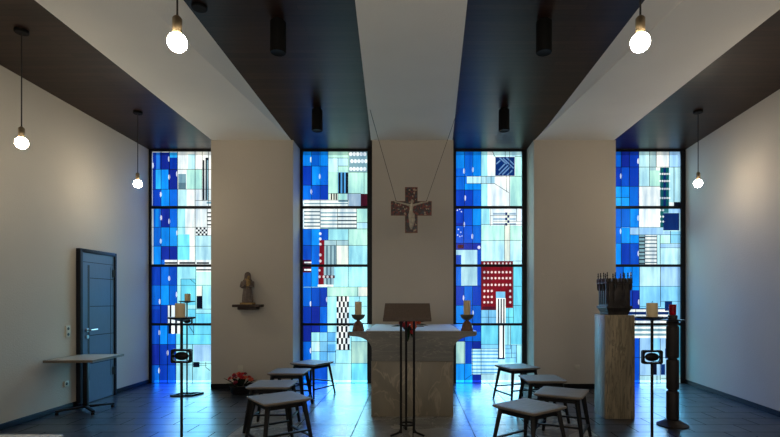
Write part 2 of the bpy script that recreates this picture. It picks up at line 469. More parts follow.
# ------------------------------------------------------------------ stained-glass windows
PAL = {'D': (10, 58, 176), 'V': (18, 42, 150), 'M': (10, 100, 212), 'M2': (40, 130, 226), 'M3': (12, 78, 196), 'B': (14, 138, 240),
       'C': (44, 176, 250), 'C2': (26, 150, 244), 'C3': (128, 204, 246), 'C4': (96, 178, 236), 'A': (160, 232, 244), 'A2': (186, 236, 246), 'Q': (112, 218, 246),
       'I': (184, 240, 226), 'I2': (172, 220, 236), 'I3': (160, 206, 200), 'W': (244, 253, 250), 'G': (118, 158, 172), 'G2': (84, 116, 130), 'G3': (158, 196, 206),
       'L': (158, 206, 246), 'L2': (170, 196, 216), 'K': (8, 14, 34), 'R': (116, 14, 30), 'R2': (70, 14, 34), 'T': (10, 92, 98), 'T2': (60, 130, 136), 'E': (226, 238, 226), 'N': (8, 40, 100)}
SY = [147, 206, 264, 323]
K7 = 7.05
def checker(x0, y0, x1, y1, nx, ny, a='K', b='W', ph=0):
    r = []
    for i in range(nx):
        for j in range(ny):
            r.append((x0 + (x1 - x0) * i / nx, y0 + (y1 - y0) * j / ny, x0 + (x1 - x0) * (i + 1) / nx, y0 + (y1 - y0) * (j + 1) / ny, a if (i + j + ph) % 2 == 0 else b))
    return r
def hb(x0, x1, ys, h, c): return [(x0, y - h / 2, x1, y + h / 2, c) for y in ys]
def vb(y0, y1, xs, w, c): return [(x - w / 2, y0, x + w / 2, y1, c) for x in xs]
WIN = []
# window 1
W1 = [[(-20, -40, 560, 460, 'W'), (40, 38, 100, 158, 'D'), (65, 38, 90, 158, 'M2'), (100, 38, 160, 158, 'V'), (160, 38, 216, 75, 'C'), (160, 75, 216, 158, 'D'),
       (40, 158, 62, 298, 'D'), (62, 158, 100, 298, 'C'), (100, 158, 150, 298, 'B'), (150, 158, 216, 298, 'V'), (40, 298, 100, 460, 'D'), (100, 298, 160, 460, 'B'), (160, 298, 218, 460, 'M'),
       (220, 190, 275, 252, 'G'), (220, 252, 275, 298, 'G2'), (280, 160, 390, 298, 'I'), (290, 50, 340, 158, 'A2'), (218, 300, 280, 418, 'A2'), (393, 92, 405, 375, 'K'), (412, 78, 422, 375, 'K'), (422, 92, 432, 375, 'G'), (412, 75, 434, 92, 'K'), (420, 385, 560, 400, 'G')],
      [(-20, -40, 560, 460, 'W'), (45, -10, 100, 150, 'M'), (60, -10, 82, 150, 'B'), (100, -10, 160, 150, 'V'), (160, -10, 215, 150, 'M'), (45, 150, 100, 284, 'M'), (100, 150, 160, 284, 'B'), (160, 150, 215, 284, 'C2'),
       (45, 284, 100, 460, 'B'), (100, 284, 215, 380, 'V'), (100, 380, 125, 460, 'M'), (215, -10, 270, 380, 'A'), (215, 200, 300, 380, 'Q'), (340, 210, 560, 380, 'A2')] + checker(345, 152, 425, 207, 6, 4) +
      hb(425, 560, (48, 76, 104, 132), 9, 'K') + [(125, 395, 212, 408, 'K'), (228, 395, 338, 408, 'K'), (350, 396, 437, 408, 'K')],
      [(-20, -40, 560, 460, 'A'), (28, -10, 98, 150, 'D'), (98, -10, 160, 150, 'M'), (160, -10, 213, 150, 'M3'), (28, 150, 98, 290, 'M'), (98, 150, 155, 290, 'B'), (155, 150, 213, 290, 'M'), (28, 290, 148, 460, 'D'), (28, 298, 90, 320, 'M3'),
       (240, 108, 345, 290, 'Q'), (348, 50, 560, 150, 'I'), (348, -10, 560, 55, 'W'), (348, 36, 460, 46, 'K'), (350, 155, 388, 225, 'E'), (350, 225, 388, 315, 'K'), (290, 318, 345, 460, 'Q'), (345, 350, 560, 460, 'Q'),
       (145, 290, 240, 460, 'K'), (148, 293, 160, 460, 'W'), (172, 290, 198, 460, 'W'), (212, 395, 232, 460, 'W')],
      [(-20, -40, 560, 460, 'A'), (28, -10, 92, 150, 'M3'), (92, -10, 145, 150, 'B'), (145, -10, 205, 150, 'M'), (28, 150, 85, 298, 'V'), (85, 150, 205, 298, 'D'), (28, 298, 90, 460, 'M'), (90, 298, 145, 460, 'D'), (145, 298, 205, 460, 'M3'),
       (150, -10, 255, 75, 'K'), (172, -10, 196, 75, 'W'), (213, -10, 235, 75, 'W'), (255, -10, 560, 80, 'Q'), (205, 80, 560, 150, 'Q'), (330, 155, 560, 270, 'L'), (325, 275, 370, 312, 'K')]]
D1 = [[(155, 85), (157, 212), (98, 335), (212, 190), (42, 130)], [(100, 83), (157, 108), (98, 248), (213, 190)], [(157, 102), (90, 265), (210, 215)], [(88, 68), (146, 210), (86, 335)]]
L1 = [[(20, 158, 560, 158), (20, 298, 560, 298), (100, -20, 100, 430), (160, -20, 160, 430), (216, -20, 216, 430), (340, -20, 340, 430), (390, -20, 390, 380), (435, -20, 435, 420), (340, 378, 560, 378)],
      [(20, 150, 560, 150), (20, 284, 560, 284), (100, -10, 100, 420), (160, -10, 160, 380), (215, -10, 215, 430), (340, -10, 340, 420), (425, 0, 425, 210), (345, 208, 560, 208)],
      [(20, 150, 560, 150), (20, 290, 213, 290), (98, 0, 98, 430), (157, 0, 157, 290), (213, 0, 213, 290), (345, 0, 345, 430), (240, 106, 345, 106), (305, 106, 345, 142), (240, 106, 240, 290), (290, 318, 560, 318), (345, 348, 560, 348), (390, 155, 390, 318)],
      [(20, 150, 560, 150), (20, 295, 325, 295), (90, -10, 90, 430), (145, -10, 145, 430), (205, 80, 205, 430), (255, 80, 560, 80), (322, 150, 322, 430), (370, 284, 560, 284), (370, 298, 420, 298), (415, 275, 415, 312), (415, 312, 445, 335), (290, 10, 330, 70), (330, 10, 330, 85)]]
WIN.append((147, XL, -3.12, 152.4, None, W1, D1, L1))
# window 2
W2 = [[(-20, -40, 560, 460, 'I'), (10, -20, 80, 135, 'B'), (80, -20, 135, 135, 'M'), (135, -20, 197, 135, 'B'), (10, 135, 85, 270, 'D'), (85, 135, 145, 270, 'B'), (145, 135, 198, 270, 'M'), (10, 270, 85, 372, 'M'), (85, 270, 145, 372, 'M3'), (145, 270, 198, 372, 'D'),
       (200, 78, 268, 175, 'A2'), (268, 78, 338, 135, 'I2'), (345, -20, 478, 175, 'G'), (268, 178, 338, 328, 'C4'), (272, 180, 286, 328, 'K'), (298, 180, 310, 328, 'K'), (322, 180, 338, 328, 'K'),
       (208, 328, 268, 375, 'E')] + vb(328, 375, (222, 240, 256), 9, 'K') + [(330, 330, 428, 460, 'L2'), (428, 330, 500, 460, 'R2'), (10, 372, 345, 460, 'W'), (30, 395, 340, 403, 'G'), (270, 375, 340, 388, 'G')],
      [(-20, -40, 560, 460, 'I'), (10, -10, 145, 160, 'W'), (145, -10, 400, 160, 'W')] + hb(28, 145, (40, 65, 92, 117, 142), 9, 'G2') + hb(145, 400, (48, 75, 103, 128, 155), 10, 'G') + hb(265, 400, (75, 103, 128, 155), 6, 'K') +
      [(400, 118, 500, 158, 'I2'), (10, 163, 80, 278, 'M'), (80, 163, 140, 278, 'B'), (140, 163, 200, 240, 'M3'), (10, 278, 80, 380, 'M3'), (80, 278, 140, 460, 'M'), (10, 380, 80, 460, 'R2'), (30, 393, 80, 403, 'W'), (137, 240, 172, 460, 'R'),
       (198, 163, 342, 240, 'A'), (172, 243, 342, 278, 'G3'), (172, 278, 258, 460, 'G3')] + vb(280, 460, (190, 218, 246), 12, 'G2') + [(258, 280, 342, 460, 'E'), (342, 280, 500, 460, 'A')],
      [(-20, -40, 560, 460, 'A'), (10, -10, 80, 60, 'R2'), (30, 35, 78, 47, 'W'), (10, 60, 80, 160, 'M'), (80, -10, 130, 160, 'B'), (130, -10, 168, 145, 'R'), (168, -10, 240, 145, 'G3')] + vb(-10, 145, (190, 216), 12, 'G2') +
      [(165, 80, 245, 100, 'R2'), (125, 145, 235, 160, 'W'), (10, 165, 80, 300, 'M'), (80, 165, 140, 300, 'M3'), (140, 165, 192, 300, 'D'), (10, 300, 80, 460, 'D'), (80, 300, 140, 460, 'V'), (140, 300, 192, 460, 'M'),
       (192, 160, 500, 228, 'I'), (412, 160, 500, 228, 'E')] + checker(258, 226, 345, 460, 6, 6),
      [(-20, -40, 560, 460, 'A'), (10, -10, 80, 130, 'V'), (80, -10, 140, 65, 'V'), (140, -10, 192, 65, 'M'), (10, 130, 82, 460, 'M'), (82, 300, 195, 460, 'M3'), (80, 65, 250, 300, 'C3'), (80, 65, 140, 130, 'A'), (80, 130, 140, 200, 'A2'), (195, 65, 250, 130, 'C4'), (140, 130, 192, 200, 'C3'), (195, 150, 250, 210, 'C4'), (140, 200, 195, 265, 'C4'), (80, 265, 195, 300, 'M'),
       (362, 130, 500, 282, 'I3'), (362, 282, 500, 460, 'Q')] + checker(258, -20, 350, 190, 6, 5, ph=1)]
D2 = [[(77, 90), (140, 208), (80, 315)], [], [(75, 280), (190, 250)], [(75, 195), (75, 370)]]
L2 = [[(10, 135, 197, 135), (10, 270, 200, 270), (82, -20, 82, 372), (142, -20, 142, 372), (199, -20, 199, 375), (340, -20, 340, 420), (199, 78, 340, 78), (268, 78, 268, 375), (345, 178, 500, 178), (268, 135, 338, 135), (10, 375, 345, 375), (199, 328, 430, 328), (142, 375, 142, 430), (452, 180, 452, 328)],
      [(10, 162, 500, 162), (10, 278, 500, 278), (80, 162, 80, 380), (143, -10, 143, 160), (265, -10, 265, 160), (400, -10, 400, 160), (400, 117, 500, 117), (342, 162, 342, 460), (172, 242, 342, 242), (258, 242, 258, 430), (200, 162, 200, 240)],
      [(10, 162, 500, 162), (10, 300, 192, 300), (345, 298, 500, 298), (80, 40, 80, 430), (140, 165, 140, 430), (192, 165, 192, 430), (342, 0, 342, 160), (192, 228, 480, 228), (405, 165, 405, 228), (420, 228, 420, 300)],
      [(10, 130, 255, 130), (80, -10, 80, 460), (140, 0, 140, 300), (193, 0, 193, 460), (80, 65, 255, 65), (80, 200, 255, 200), (252, 190, 252, 285), (362, 100, 362, 460), (195, 284, 500, 284), (255, 190, 365, 190), (362, 130, 500, 130)]]
WHITE2 = [(0, x + (8 if j % 2 else 0), y, 1.75) for j, y in enumerate((50, 100, 155)) for x in (358, 382, 407, 432, 456)] + [(1, 143, y, 1.3) for y in (195, 232, 270, 345, 388)] + [(2, x, 90, 1.2) for x in (138, 168, 195, 225)] + [(2, 138, 45, 1.0)] + [(1, 20, y, 0.8) for y in (40, 65, 92, 117, 142)]
WIN.append((300, -1.964, -0.67, 303.3, 367.3, W2, D2, L2))
# window 3
W3 = [[(-20, -40, 560, 460, 'W'), (10, -20, 88, 205, 'B'), (10, 150, 88, 205, 'M'), (88, -20, 145, 205, 'M'), (145, -20, 205, 205, 'B'), (10, 205, 90, 302, 'M'), (90, 258, 205, 302, 'B'), (10, 302, 90, 460, 'D'), (90, 302, 150, 460, 'D'), (150, 302, 205, 460, 'M'), (90, 205, 105, 260, 'M'),
       (105, 210, 205, 258, 'A2'), (205, 208, 300, 258, 'I2'), (205, -20, 250, 205, 'A'), (290, -20, 560, 68, 'A2'), (445, 68, 560, 205, 'I'), (205, 260, 250, 460, 'A'), (410, 208, 560, 460, 'I'), (305, 70, 442, 203, 'N')],
      [(-20, -40, 560, 460, 'A2'), (10, -10, 80, 120, 'D'), (10, 120, 80, 140, 'V'), (80, -10, 145, 138, 'M3'), (145, -10, 205, 138, 'B'), (10, 140, 82, 262, 'M3'), (82, 138, 145, 262, 'M3'), (145, 138, 205, 262, 'M'), (10, 262, 205, 310, 'V'), (10, 310, 65, 345, 'I2'), (10, 345, 65, 460, 'M3'), (65, 310, 178, 460, 'I2'), (178, 310, 205, 460, 'M3'),
       (205, -10, 265, 130, 'A'), (265, -10, 560, 138, 'W'), (205, 138, 370, 243, 'I'), (410, 138, 560, 243, 'I'), (370, 138, 408, 385, 'E')] + hb(290, 450, (55, 92, 128), 14, 'L2') + checker(375, 45, 405, 138, 2, 5, 'N', 'E') + [(205, 388, 430, 460, 'R'), (40, 272, 80, 300, 'R2')],
      [(-20, -40, 560, 460, 'Q'), (10, -10, 65, 155, 'M'), (65, -10, 178, 152, 'I2'), (178, -10, 205, 152, 'M3'), (10, 155, 85, 292, 'D'), (85, 152, 145, 292, 'M'), (145, 152, 205, 292, 'D'), (10, 292, 85, 460, 'B'), (85, 292, 205, 460, 'M'), (205, -20, 430, 325, 'R'), (215, 300, 305, 325, 'R2'),
       (205, 325, 310, 460, 'C3'), (310, 195, 375, 240, 'C3'), (312, 240, 378, 460, 'W')] + vb(245, 460, (328, 347, 366), 9, 'K') + [(378, 310, 435, 460, 'Q')],
      [(-20, -40, 560, 460, 'A'), (10, -10, 92, 130, 'D'), (90, 60, 205, 130, 'M'), (145, -10, 205, 62, 'D'), (92, 130, 145, 285, 'D'), (145, 130, 205, 182, 'V'), (10, 130, 90, 285, 'I3'), (10, 285, 85, 460, 'C2'), (85, 285, 145, 460, 'B'), (140, 182, 325, 362, 'A2')] + hb(140, 325, (198, 222, 248, 274, 300, 326, 350), 10, 'C4') +
      [(145, 362, 205, 460, 'V'), (205, -10, 325, 150, 'Q'), (205, 150, 325, 182, 'C3'), (415, -10, 560, 150, 'Q'), (325, -10, 372, 252, 'W'), (325, -10, 334, 252, 'K'), (357, -10, 368, 252, 'K'), (322, 245, 372, 256, 'N'), (372, -10, 415, 150, 'A'), (375, 155, 455, 280, 'C3'), (205, 362, 560, 460, 'A2')]]
D3 = [[(85, 170), (147, 160), (92, 360)], [(143, 215), (85, 130)], [(82, 240), (147, 345)], []]
L3 = [[(10, 207, 500, 207), (10, 303, 205, 303), (88, -20, 88, 430), (147, -20, 147, 430), (205, -20, 205, 430), (105, 258, 300, 258), (375, -20, 375, 70), (405, -20, 405, 460), (385, 200, 385, 320), (300, 258, 400, 322), (285, -20, 305, 72), (445, 66, 500, 66), (240, 208, 240, 258), (275, 208, 275, 258)],
      [(10, 138, 205, 138), (205, 130, 500, 130), (10, 262, 205, 262), (205, 243, 500, 243), (82, -10, 82, 310), (145, -10, 145, 310), (205, -10, 205, 430), (370, 130, 370, 388), (408, 130, 408, 388), (270, 0, 270, 140), (455, 20, 455, 110), (270, 68, 455, 68), (290, 108, 490, 108), (430, 388, 500, 388)],
      [(10, 155, 205, 155), (10, 292, 205, 292), (435, 157, 500, 157), (375, 292, 500, 292), (85, 155, 85, 430), (145, 155, 145, 430), (205, 0, 205, 430), (432, 0, 432, 430), (258, 325, 258, 430), (205, 375, 310, 375), (378, 375, 435, 375), (400, 310, 400, 430)],
      [(10, 130, 205, 130), (10, 287, 145, 287), (88, 60, 88, 430), (145, 60, 145, 430), (205, 0, 205, 430), (205, 150, 325, 150), (375, 155, 500, 155), (395, 0, 395, 155), (412, 0, 412, 182), (375, 182, 412, 182), (455, 155, 455, 280), (140, 182, 325, 182), (375, 212, 455, 212), (375, 245, 455, 245), (205, 360, 300, 360), (420, 155, 420, 245), (90, 400, 145, 360)]]
WHITE3 = [(2, 228 + 26 * i, y, 1.05) for y in (58, 100, 147, 190, 232, 270) for i in range(8) if not (y > 180 and 300 < 228 + 26 * i < 385)] + [(1, 228 + 26 * i, 405, 0.9) for i in range(8)] + [(1, 190, 292, 1.5)] + [(1, x, y, 0.6) for x, y in ((38, 30), (55, 22), (66, 40), (45, 165), (62, 185), (40, 205), (70, 212), (55, 215))]
WIN.append((452, 0.66, 1.98, 456.0, 521.5, W3, D3, L3))
# window 4
W4 = [[(-90, -40, 560, 460, 'W'), (-90, -20, 50, 142, 'M'), (50, -20, 108, 142, 'V'), (108, -20, 175, 142, 'D'), (-90, 142, 50, 278, 'D'), (50, 142, 108, 278, 'M3'), (108, 142, 175, 278, 'D'), (-90, 278, 50, 356, 'C2'), (50, 278, 108, 356, 'B'), (-90, 356, 50, 460, 'C'), (50, 356, 108, 460, 'C2'), (108, 278, 175, 460, 'M'),
       (175, -20, 250, 278, 'A2'), (250, -20, 297, 165, 'G3'), (388, -20, 500, 142, 'L'), (250, 165, 325, 278, 'I'), (388, 142, 500, 390, 'A2'), (325, 145, 388, 460, 'T'), (348, 145, 366, 460, 'N'), (422, 388, 500, 460, 'K')],
      [(-90, -40, 560, 460, 'A2'), (-90, -10, 50, 150, 'M'), (50, -10, 110, 150, 'M'), (110, -10, 175, 150, 'B'), (-90, 150, 50, 262, 'M'), (50, 152, 110, 262, 'B'), (110, 150, 175, 262, 'B'), (-90, 262, 50, 460, 'B'), (50, 262, 110, 460, 'D'), (110, 262, 175, 460, 'M3'), (175, -10, 325, 150, 'W'), (115, 153, 345, 203, 'L'),
       (325, -10, 348, 150, 'T'), (345, -10, 385, 48, 'T2'), (388, -10, 500, 48, 'L'), (347, 50, 460, 172, 'N'), (348, 178, 395, 205, 'L'), (325, 210, 395, 262, 'I'), (398, 178, 500, 262, 'C3'), (175, 205, 216, 460, 'G')] + hb(175, 216, (222, 248, 274, 300, 326, 352, 378, 404), 8, 'K') + [(218, 205, 302, 460, 'W')] + hb(218, 302, (215, 240, 265, 292, 318, 345, 372, 398), 8, 'G2') + [(325, 268, 500, 295, 'L')],
      [(-90, -40, 560, 460, 'C3'), (-90, -10, 65, 160, 'M'), (65, -10, 125, 160, 'B'), (-90, 160, 125, 460, 'M3'), (125, -10, 178, 185, 'B'), (125, 185, 178, 312, 'V'), (180, -10, 327, 155, 'A2'), (327, -10, 500, 155, 'L'), (100, 312, 385, 460, 'N'), (100, 320, 385, 337, 'W'), (100, 357, 385, 374, 'W'), (145, 400, 385, 416, 'W'), (358, 262, 410, 330, 'N')],
      [(-90, -40, 560, 460, 'L'), (-90, -10, 140, 460, 'D'), (140, 105, 180, 460, 'M3'), (140, -10, 385, 106, 'G'), (140, 26, 382, 40, 'W'), (140, 58, 382, 74, 'W'), (140, 90, 382, 106, 'W'), (385, -10, 560, 460, 'Q'), (180, 110, 262, 365, 'L'), (270, 110, 325, 270, 'C3'), (270, 270, 302, 365, 'K'), (360, 180, 400, 250, 'N'), (330, 290, 360, 365, 'N'), (178, 370, 500, 460, 'A2')]]
D4 = [[(48, 205), (170, 100)], [(170, 85), (172, 335), (47, 178)], [(117, 75), (175, 268)], []]
L4 = [[(-90, 142, 500, 142), (-90, 278, 325, 278), (-90, 356, 108, 356), (50, -20, 50, 430), (108, -20, 108, 430), (175, -20, 175, 430), (250, -20, 250, 278), (297, -20, 297, 142), (422, 142, 422, 390), (388, -20, 388, 142)],
      [(-90, 150, 345, 150), (-90, 263, 175, 263), (50, 0, 50, 430), (112, 0, 112, 430), (175, 0, 175, 430), (115, 203, 500, 203), (302, 205, 302, 430), (325, 205, 325, 430), (396, 175, 396, 265), (325, 265, 500, 265), (325, 295, 500, 295), (217, 205, 217, 430)],
      [(-90, 158, 500, 158), (65, 0, 65, 160), (127, 0, 127, 312), (179, 0, 179, 312), (327, 0, 327, 300), (180, 300, 330, 300), (330, 263, 500, 263), (152, 320, 152, 430)],
      [(140, 243, 410, 243), (180, 105, 180, 430), (262, 110, 262, 430), (325, 110, 325, 430), (365, 110, 365, 180), (180, 370, 270, 370), (330, 390, 500, 390), (400, 340, 500, 340), (302, 370, 302, 430), (325, 110, 325, 200)]]
WHITE4 = [(0, x, y, 0.9) for y in (190, 240, 295, 360) for x in (326, 342, 358, 374, 389)] + [(1, x, y, 0.9) for y in (30, 75, 110) for x in (326, 346)]
WIN.append((614, 3.17, 4.76, None, 679.8, W4, D4, L4))

def dpx(px): return (px - 413) * YW / FOC
def zpx(py): return EYE + (300 - py) * YW / FOC
for wi, (x0, XA, XB, gl, gr, secs, drops, leads) in enumerate(WIN):
    w = bpy.data.objects.new('window_%d' % (wi + 1), None); C.objects.link(w); w.location = ((XA + XB) / 2, YW, 0)
    struct(w, ['far left', 'centre left', 'centre right', 'far right'][wi] + ' tall stained-glass window in blues and aquas')
    ox, oy = (XA + XB) / 2, YW
    gx0 = dpx(gl) if gl else XA + 0.03
    gx1 = dpx(gr) if gr else XB - 0.03
    # frame and transoms
    fr = MB()
    fr.box(((XA + gx0) / 2 - ox, 0.02, H / 2), (gx0 - XA, 0.1, H)); fr.box(((gx1 + XB) / 2 - ox, 0.02, H / 2), (XB - gx1, 0.1, H))
    ztop, zbot = zpx(151.8), zpx(382.8)
    fr.box(((gx0 + gx1) / 2 - ox, 0.02, (ztop + H) / 2), (gx1 - gx0, 0.1, H - ztop)); fr.box(((gx0 + gx1) / 2 - ox, 0.02, zbot / 2), (gx1 - gx0, 0.1, zbot))
    fr.build('window_frame', M_FRAME, w, 0)
    for yb in (207.6, 265.7, 324.2):
        t = MB(); t.box(((gx0 + gx1) / 2 - ox, -0.01, zpx(yb)), (gx1 - gx0, 0.07, 0.044), bevel=0.004); t.build('transom', M_FRAME, w)
    # glass: one flat pane mesh, each piece its own colour
    bounds = [(151.8, 207.6), (207.6, 265.7), (265.7, 324.2), (324.2, 382.8)]
    bmg = bmesh.new(); lay = bmg.faces.layers.int.new('c'); cols = []
    for si, rects in enumerate(secs):
        ylo, yhi = bounds[si]
        px = lambda cx: x0 + cx / K7
        py = lambda cy: SY[si] + cy / K7
        gpx0, gpx1 = 413 + gx0 * FOC / YW, 413 + gx1 * FOC / YW
        R = [(max(px(a), gpx0), max(py(b), ylo), min(px(c), gpx1), min(py(d), yhi), k) for a, b, c, d, k in rects]
        R = [r for r in R if r[2] - r[0] > 0.02 and r[3] - r[1] > 0.02]
        xs = sorted({round(v, 3) for r in R for v in (r[0], r[2])}); ys = sorted({round(v, 3) for r in R for v in (r[1], r[3])})
        rv = {}
        for i in range(len(ys) - 1):
            run = None
            for j in range(len(xs) - 1):
                mx_, my_ = (xs[j] + xs[j + 1]) / 2, (ys[i] + ys[i + 1]) / 2
                top = None
                for q, r in enumerate(R):
                    if r[0] <= mx_ <= r[2] and r[1] <= my_ <= r[3]: top = q
                if top is None: continue
                vs = [bmg.verts.new((dpx(a) - ox, 0.0, zpx(b))) for a, b in ((xs[j], ys[i + 1]), (xs[j + 1], ys[i + 1]), (xs[j + 1], ys[i]), (xs[j], ys[i]))]
                f = bmg.faces.new(vs)
                if top not in rv:
                    g = random.uniform(0.86, 1.1); rv[top] = tuple(c * g for c in lin(PAL[R[top][4]]))
                cols.append(rv[top]); f[lay] = len(cols) - 1
    # lozenges and dots of white glass set into the panes
    white = (1.25, 1.3, 1.32)
    dots = [(s, x, y, 0.85, 2.7) for s in range(4) for x, y in drops[s]]
    dots += [(s, x, y, r, r * 1.15) for s, x, y, r in {1: WHITE2, 2: WHITE3, 3: WHITE4}.get(wi, [])]
    def slab(verts, c):
        a = [bmg.verts.new(v) for v in verts]; bk = [bmg.verts.new((v[0], 0.0, v[2])) for v in verts]
        n = len(a); fs = [bmg.faces.new(a)] + [bmg.faces.new((a[k], bk[k], bk[(k + 1) % n], a[(k + 1) % n])) for k in range(n)]
        for f in fs: cols.append(c); f[lay] = len(cols) - 1
    for s, cx, cy, rx, ry in dots:
        X, Z = dpx(x0 + cx / K7) - ox, zpx(SY[s] + cy / K7); k = YW / FOC
        slab([(X + rx * k * math.cos(2 * PI * t / 12), -0.004, Z + ry * k * math.sin(2 * PI * t / 12)) for t in range(12)], white)
    if wi == 2:   # diagonal strokes on the navy square
        for a in ((330, 165, 372, 120), (330, 195, 395, 130), (355, 195, 410, 140), (388, 200, 425, 165), (312, 120, 340, 95), (360, 80, 435, 150), (385, 75, 438, 125), (335, 75, 385, 120)):
            A = Vector((dpx(x0 + a[0] / K7) - ox, 0, zpx(SY[0] + a[1] / K7))); B = Vector((dpx(x0 + a[2] / K7) - ox, 0, zpx(SY[0] + a[3] / K7)))
            d = (B - A).normalized(); p = Vector((-d.z, 0, d.x)) * 0.011; o_ = Vector((0, -0.004, 0))
            slab([tuple(A + p + o_), tuple(B + p + o_), tuple(B - p + o_), tuple(A - p + o_)], lin((126, 176, 226)))
    me = bpy.data.meshes.new('stained_glass')
    idx = [f[lay] for f in bmg.faces]
    bmg.to_mesh(me); bmg.free()
    at = me.color_attributes.new('pane_colour', 'FLOAT_COLOR', 'CORNER')
    for p, ci in zip(me.polygons, idx):
        for li in p.loop_indices: at.data[li].color = (*cols[ci], 1)
    me.materials.append(M_GLASS)
    o = bpy.data.objects.new('stained_glass', me); C.objects.link(o); o.parent = w
    # backing sheet keeps the opening closed
    # leads
    ld = MB()
    for s in range(4):
        for a in leads[s]:
            y0, y1 = bounds[s]
            A = [dpx(x0 + a[0] / K7), SY[s] + a[1] / K7]; B = [dpx(x0 + a[2] / K7), SY[s] + a[3] / K7]
            for q in (A, B): q[0] = min(max(q[0], gx0), gx1); q[1] = min(max(q[1], y0), y1)
            va = (A[0] - ox, -0.004, zpx(A[1])); vb_ = (B[0] - ox, -0.004, zpx(B[1]))
            if (Vector(va) - Vector(vb_)).length > 0.02: ld.bar(va, vb_, 0.0065, 0.008, up=(0, 1, 0))
    ld.build('lead_came', M_LEAD, w, 0)

# ------------------------------------------------------------------ door in the left wall
dr = bpy.data.objects.new('door_1', None); C.objects.link(dr); dr.location = (XL, 0, 0)
struct(dr, 'grey-blue panelled door with dark frame in the left wall')
f = MB()
f.box((0.03, DOOR0 + 0.03, 1.08), (0.06, 0.06, 2.16), bevel=0.004); f.box((0.03, DOOR1 - 0.02, 1.08), (0.06, 0.04, 2.16), bevel=0.004); f.box((0.03, (DOOR0 + DOOR1) / 2, 2.135), (0.06, DOOR1 - DOOR0 - 0.06, 0.05), bevel=0.004)
f.build('door_frame', M_DOORFR, dr)
f = MB(); ya, yb = DOOR0 + 0.062, DOOR1 - 0.042
f.box((0.022, (ya + yb) / 2, 1.06), (0.044, yb - ya, 2.10)); lf = f.build('door_leaf', M_DOOR, dr, 0)
f = MB()
f.box((0.0445, ya + 0.13, 1.13), (0.003, 0.036, 1.62))
f.build('groove', M_GROOVE, dr, 0)
f = MB()
for z in (0.55, 0.95, 1.36, 1.76): f.box((0.0445, (ya + 0.15 + yb) / 2, z), (0.002, yb - ya - 0.17, 0.010))
f.box((0.0445, yb - 0.09, 1.13), (0.002, 0.008, 1.62)); f.box((0.0445, (ya + yb) / 2, 1.98), (0.002, yb - ya - 0.04, 0.008))
f.build('panel_line', M_DOORFR, dr, 0)
h = MB(); h.cyl((0.044, ya + 0.10, 1.03), (0.054, ya + 0.10, 1.03), 0.026).cyl((0.05, ya + 0.10, 1.03), (0.10, ya + 0.10, 1.03), 0.010).tube([(0.10, ya + 0.09, 1.03), (0.10, ya + 0.15, 1.032), (0.098, ya + 0.24, 1.033)], 0.010)
h.build('door_handle', M_STEEL, dr)
h = MB(); h.cyl((0.044, ya + 0.10, 0.935), (0.055, ya + 0.10, 0.935), 0.026); h.box((0.056, ya + 0.10, 0.93), (0.004, 0.008, 0.024)); h.build('key_escutcheon', M_STEEL, dr)
for z in (0.38, 1.85):
    h = MB(); h.cyl((0.056, yb + 0.002, z - 0.06), (0.056, yb + 0.002, z + 0.06), 0.012).box((0.052, yb - 0.02, z), (0.012, 0.035, 0.11)); h.build('hinge', M_GROOVE, dr)

# wall plates
def plate(name, loc, axis, n, label, cat, w=0.08, inset=M_DARKPL):
    t = thing(name, label, cat, loc, PI / 2 if axis == 'x' else (0 if axis == 'y' else 0))
    a = MB(); a.box((0, -0.006, 0), (w, 0.012, 0.078 * n), bevel=0.003); a.build('cover_plate', M_PLASTIC, t)
    for k in range(n):
        z = (k - (n - 1) / 2) * 0.076
        b = MB(); b.cyl((0, -0.008, z), (0, -0.0135, z), 0.020) if inset else None
        b.build('socket_insert', inset, t)
    return t
plate('light_switch', (XL, 6.39, 1.03), 'x', 2, 'cream double switch plate with dark inserts beside the door', 'switch')
plate('wall_socket', (XL, 6.36, 0.34), 'x', 1, 'small socket low on the left wall beneath the table', 'socket')
plate('wall_socket', ((240.5 - 413) * YP / FOC, YP, 0.30), 'y', 2, 'pale double socket low on the pier above the flower pot', 'socket', inset=M_PLASTIC)
plate('wall_socket', ((577 - 413) * YP / FOC, YP, 0.35), 'y', 1, 'pale socket low on the pier behind the right-hand stools', 'socket', inset=M_PLASTIC)

# ------------------------------------------------------------------ tables
t = thing('side_table', 'small beech pedestal table standing against the left wall by the door', 'table', (-4.28, 6.28, 0), 0.05)
a = MB(); a.box((0.0, 0, 0.69), (0.585, 0.70, 0.024), bevel=0.004); a.build('table_top', [M_TABLETOP], t)
a = MB()
for s in (-1, 1): a.box((s * 0.2945, 0, 0.689), (0.006, 0.702, 0.03)); a.box((0, s * 0.352, 0.689), (0.595, 0.006, 0.03))
a.build('edge_band', M_TABLEEDGE, t, 0)
a = MB(); a.box((0, 0, 0.665), (0.3, 0.3, 0.026), bevel=0.004); a.build('top_bracket', M_IRON, t)
a = MB(); a.box((0, 0, 0.365), (0.055, 0.055, 0.585), bevel=0.006); a.build('column', M_IRON, t)
for k in range(4):
    ang = PI / 4 + k * PI / 2; c, s = math.cos(ang), math.sin(ang); L = 0.33
    a = MB(); a.bar((0, 0, 0.06), (c * L, s * L, 0.045), 0.05, 0.03, w2=0.036, bevel=0.005); o = a.build('leg', M_IRON, t)
    b = MB(); b.cyl((c * (L - 0.02), s * (L - 0.02), 0), (c * (L - 0.02), s * (L - 0.02), 0.03), 0.02); b.build('foot_glide', M_IRON, o)
t = thing('low_table', 'pale rectangular table at the bottom left corner, only its far edge in view', 'table', (-2.5, 2.31, 0))
a = MB(); a.box((0, 0, 0.705), (1.2, 0.6, 0.03), bevel=0.005); a.build('table_top', M_LINEN, t)
a = MB()
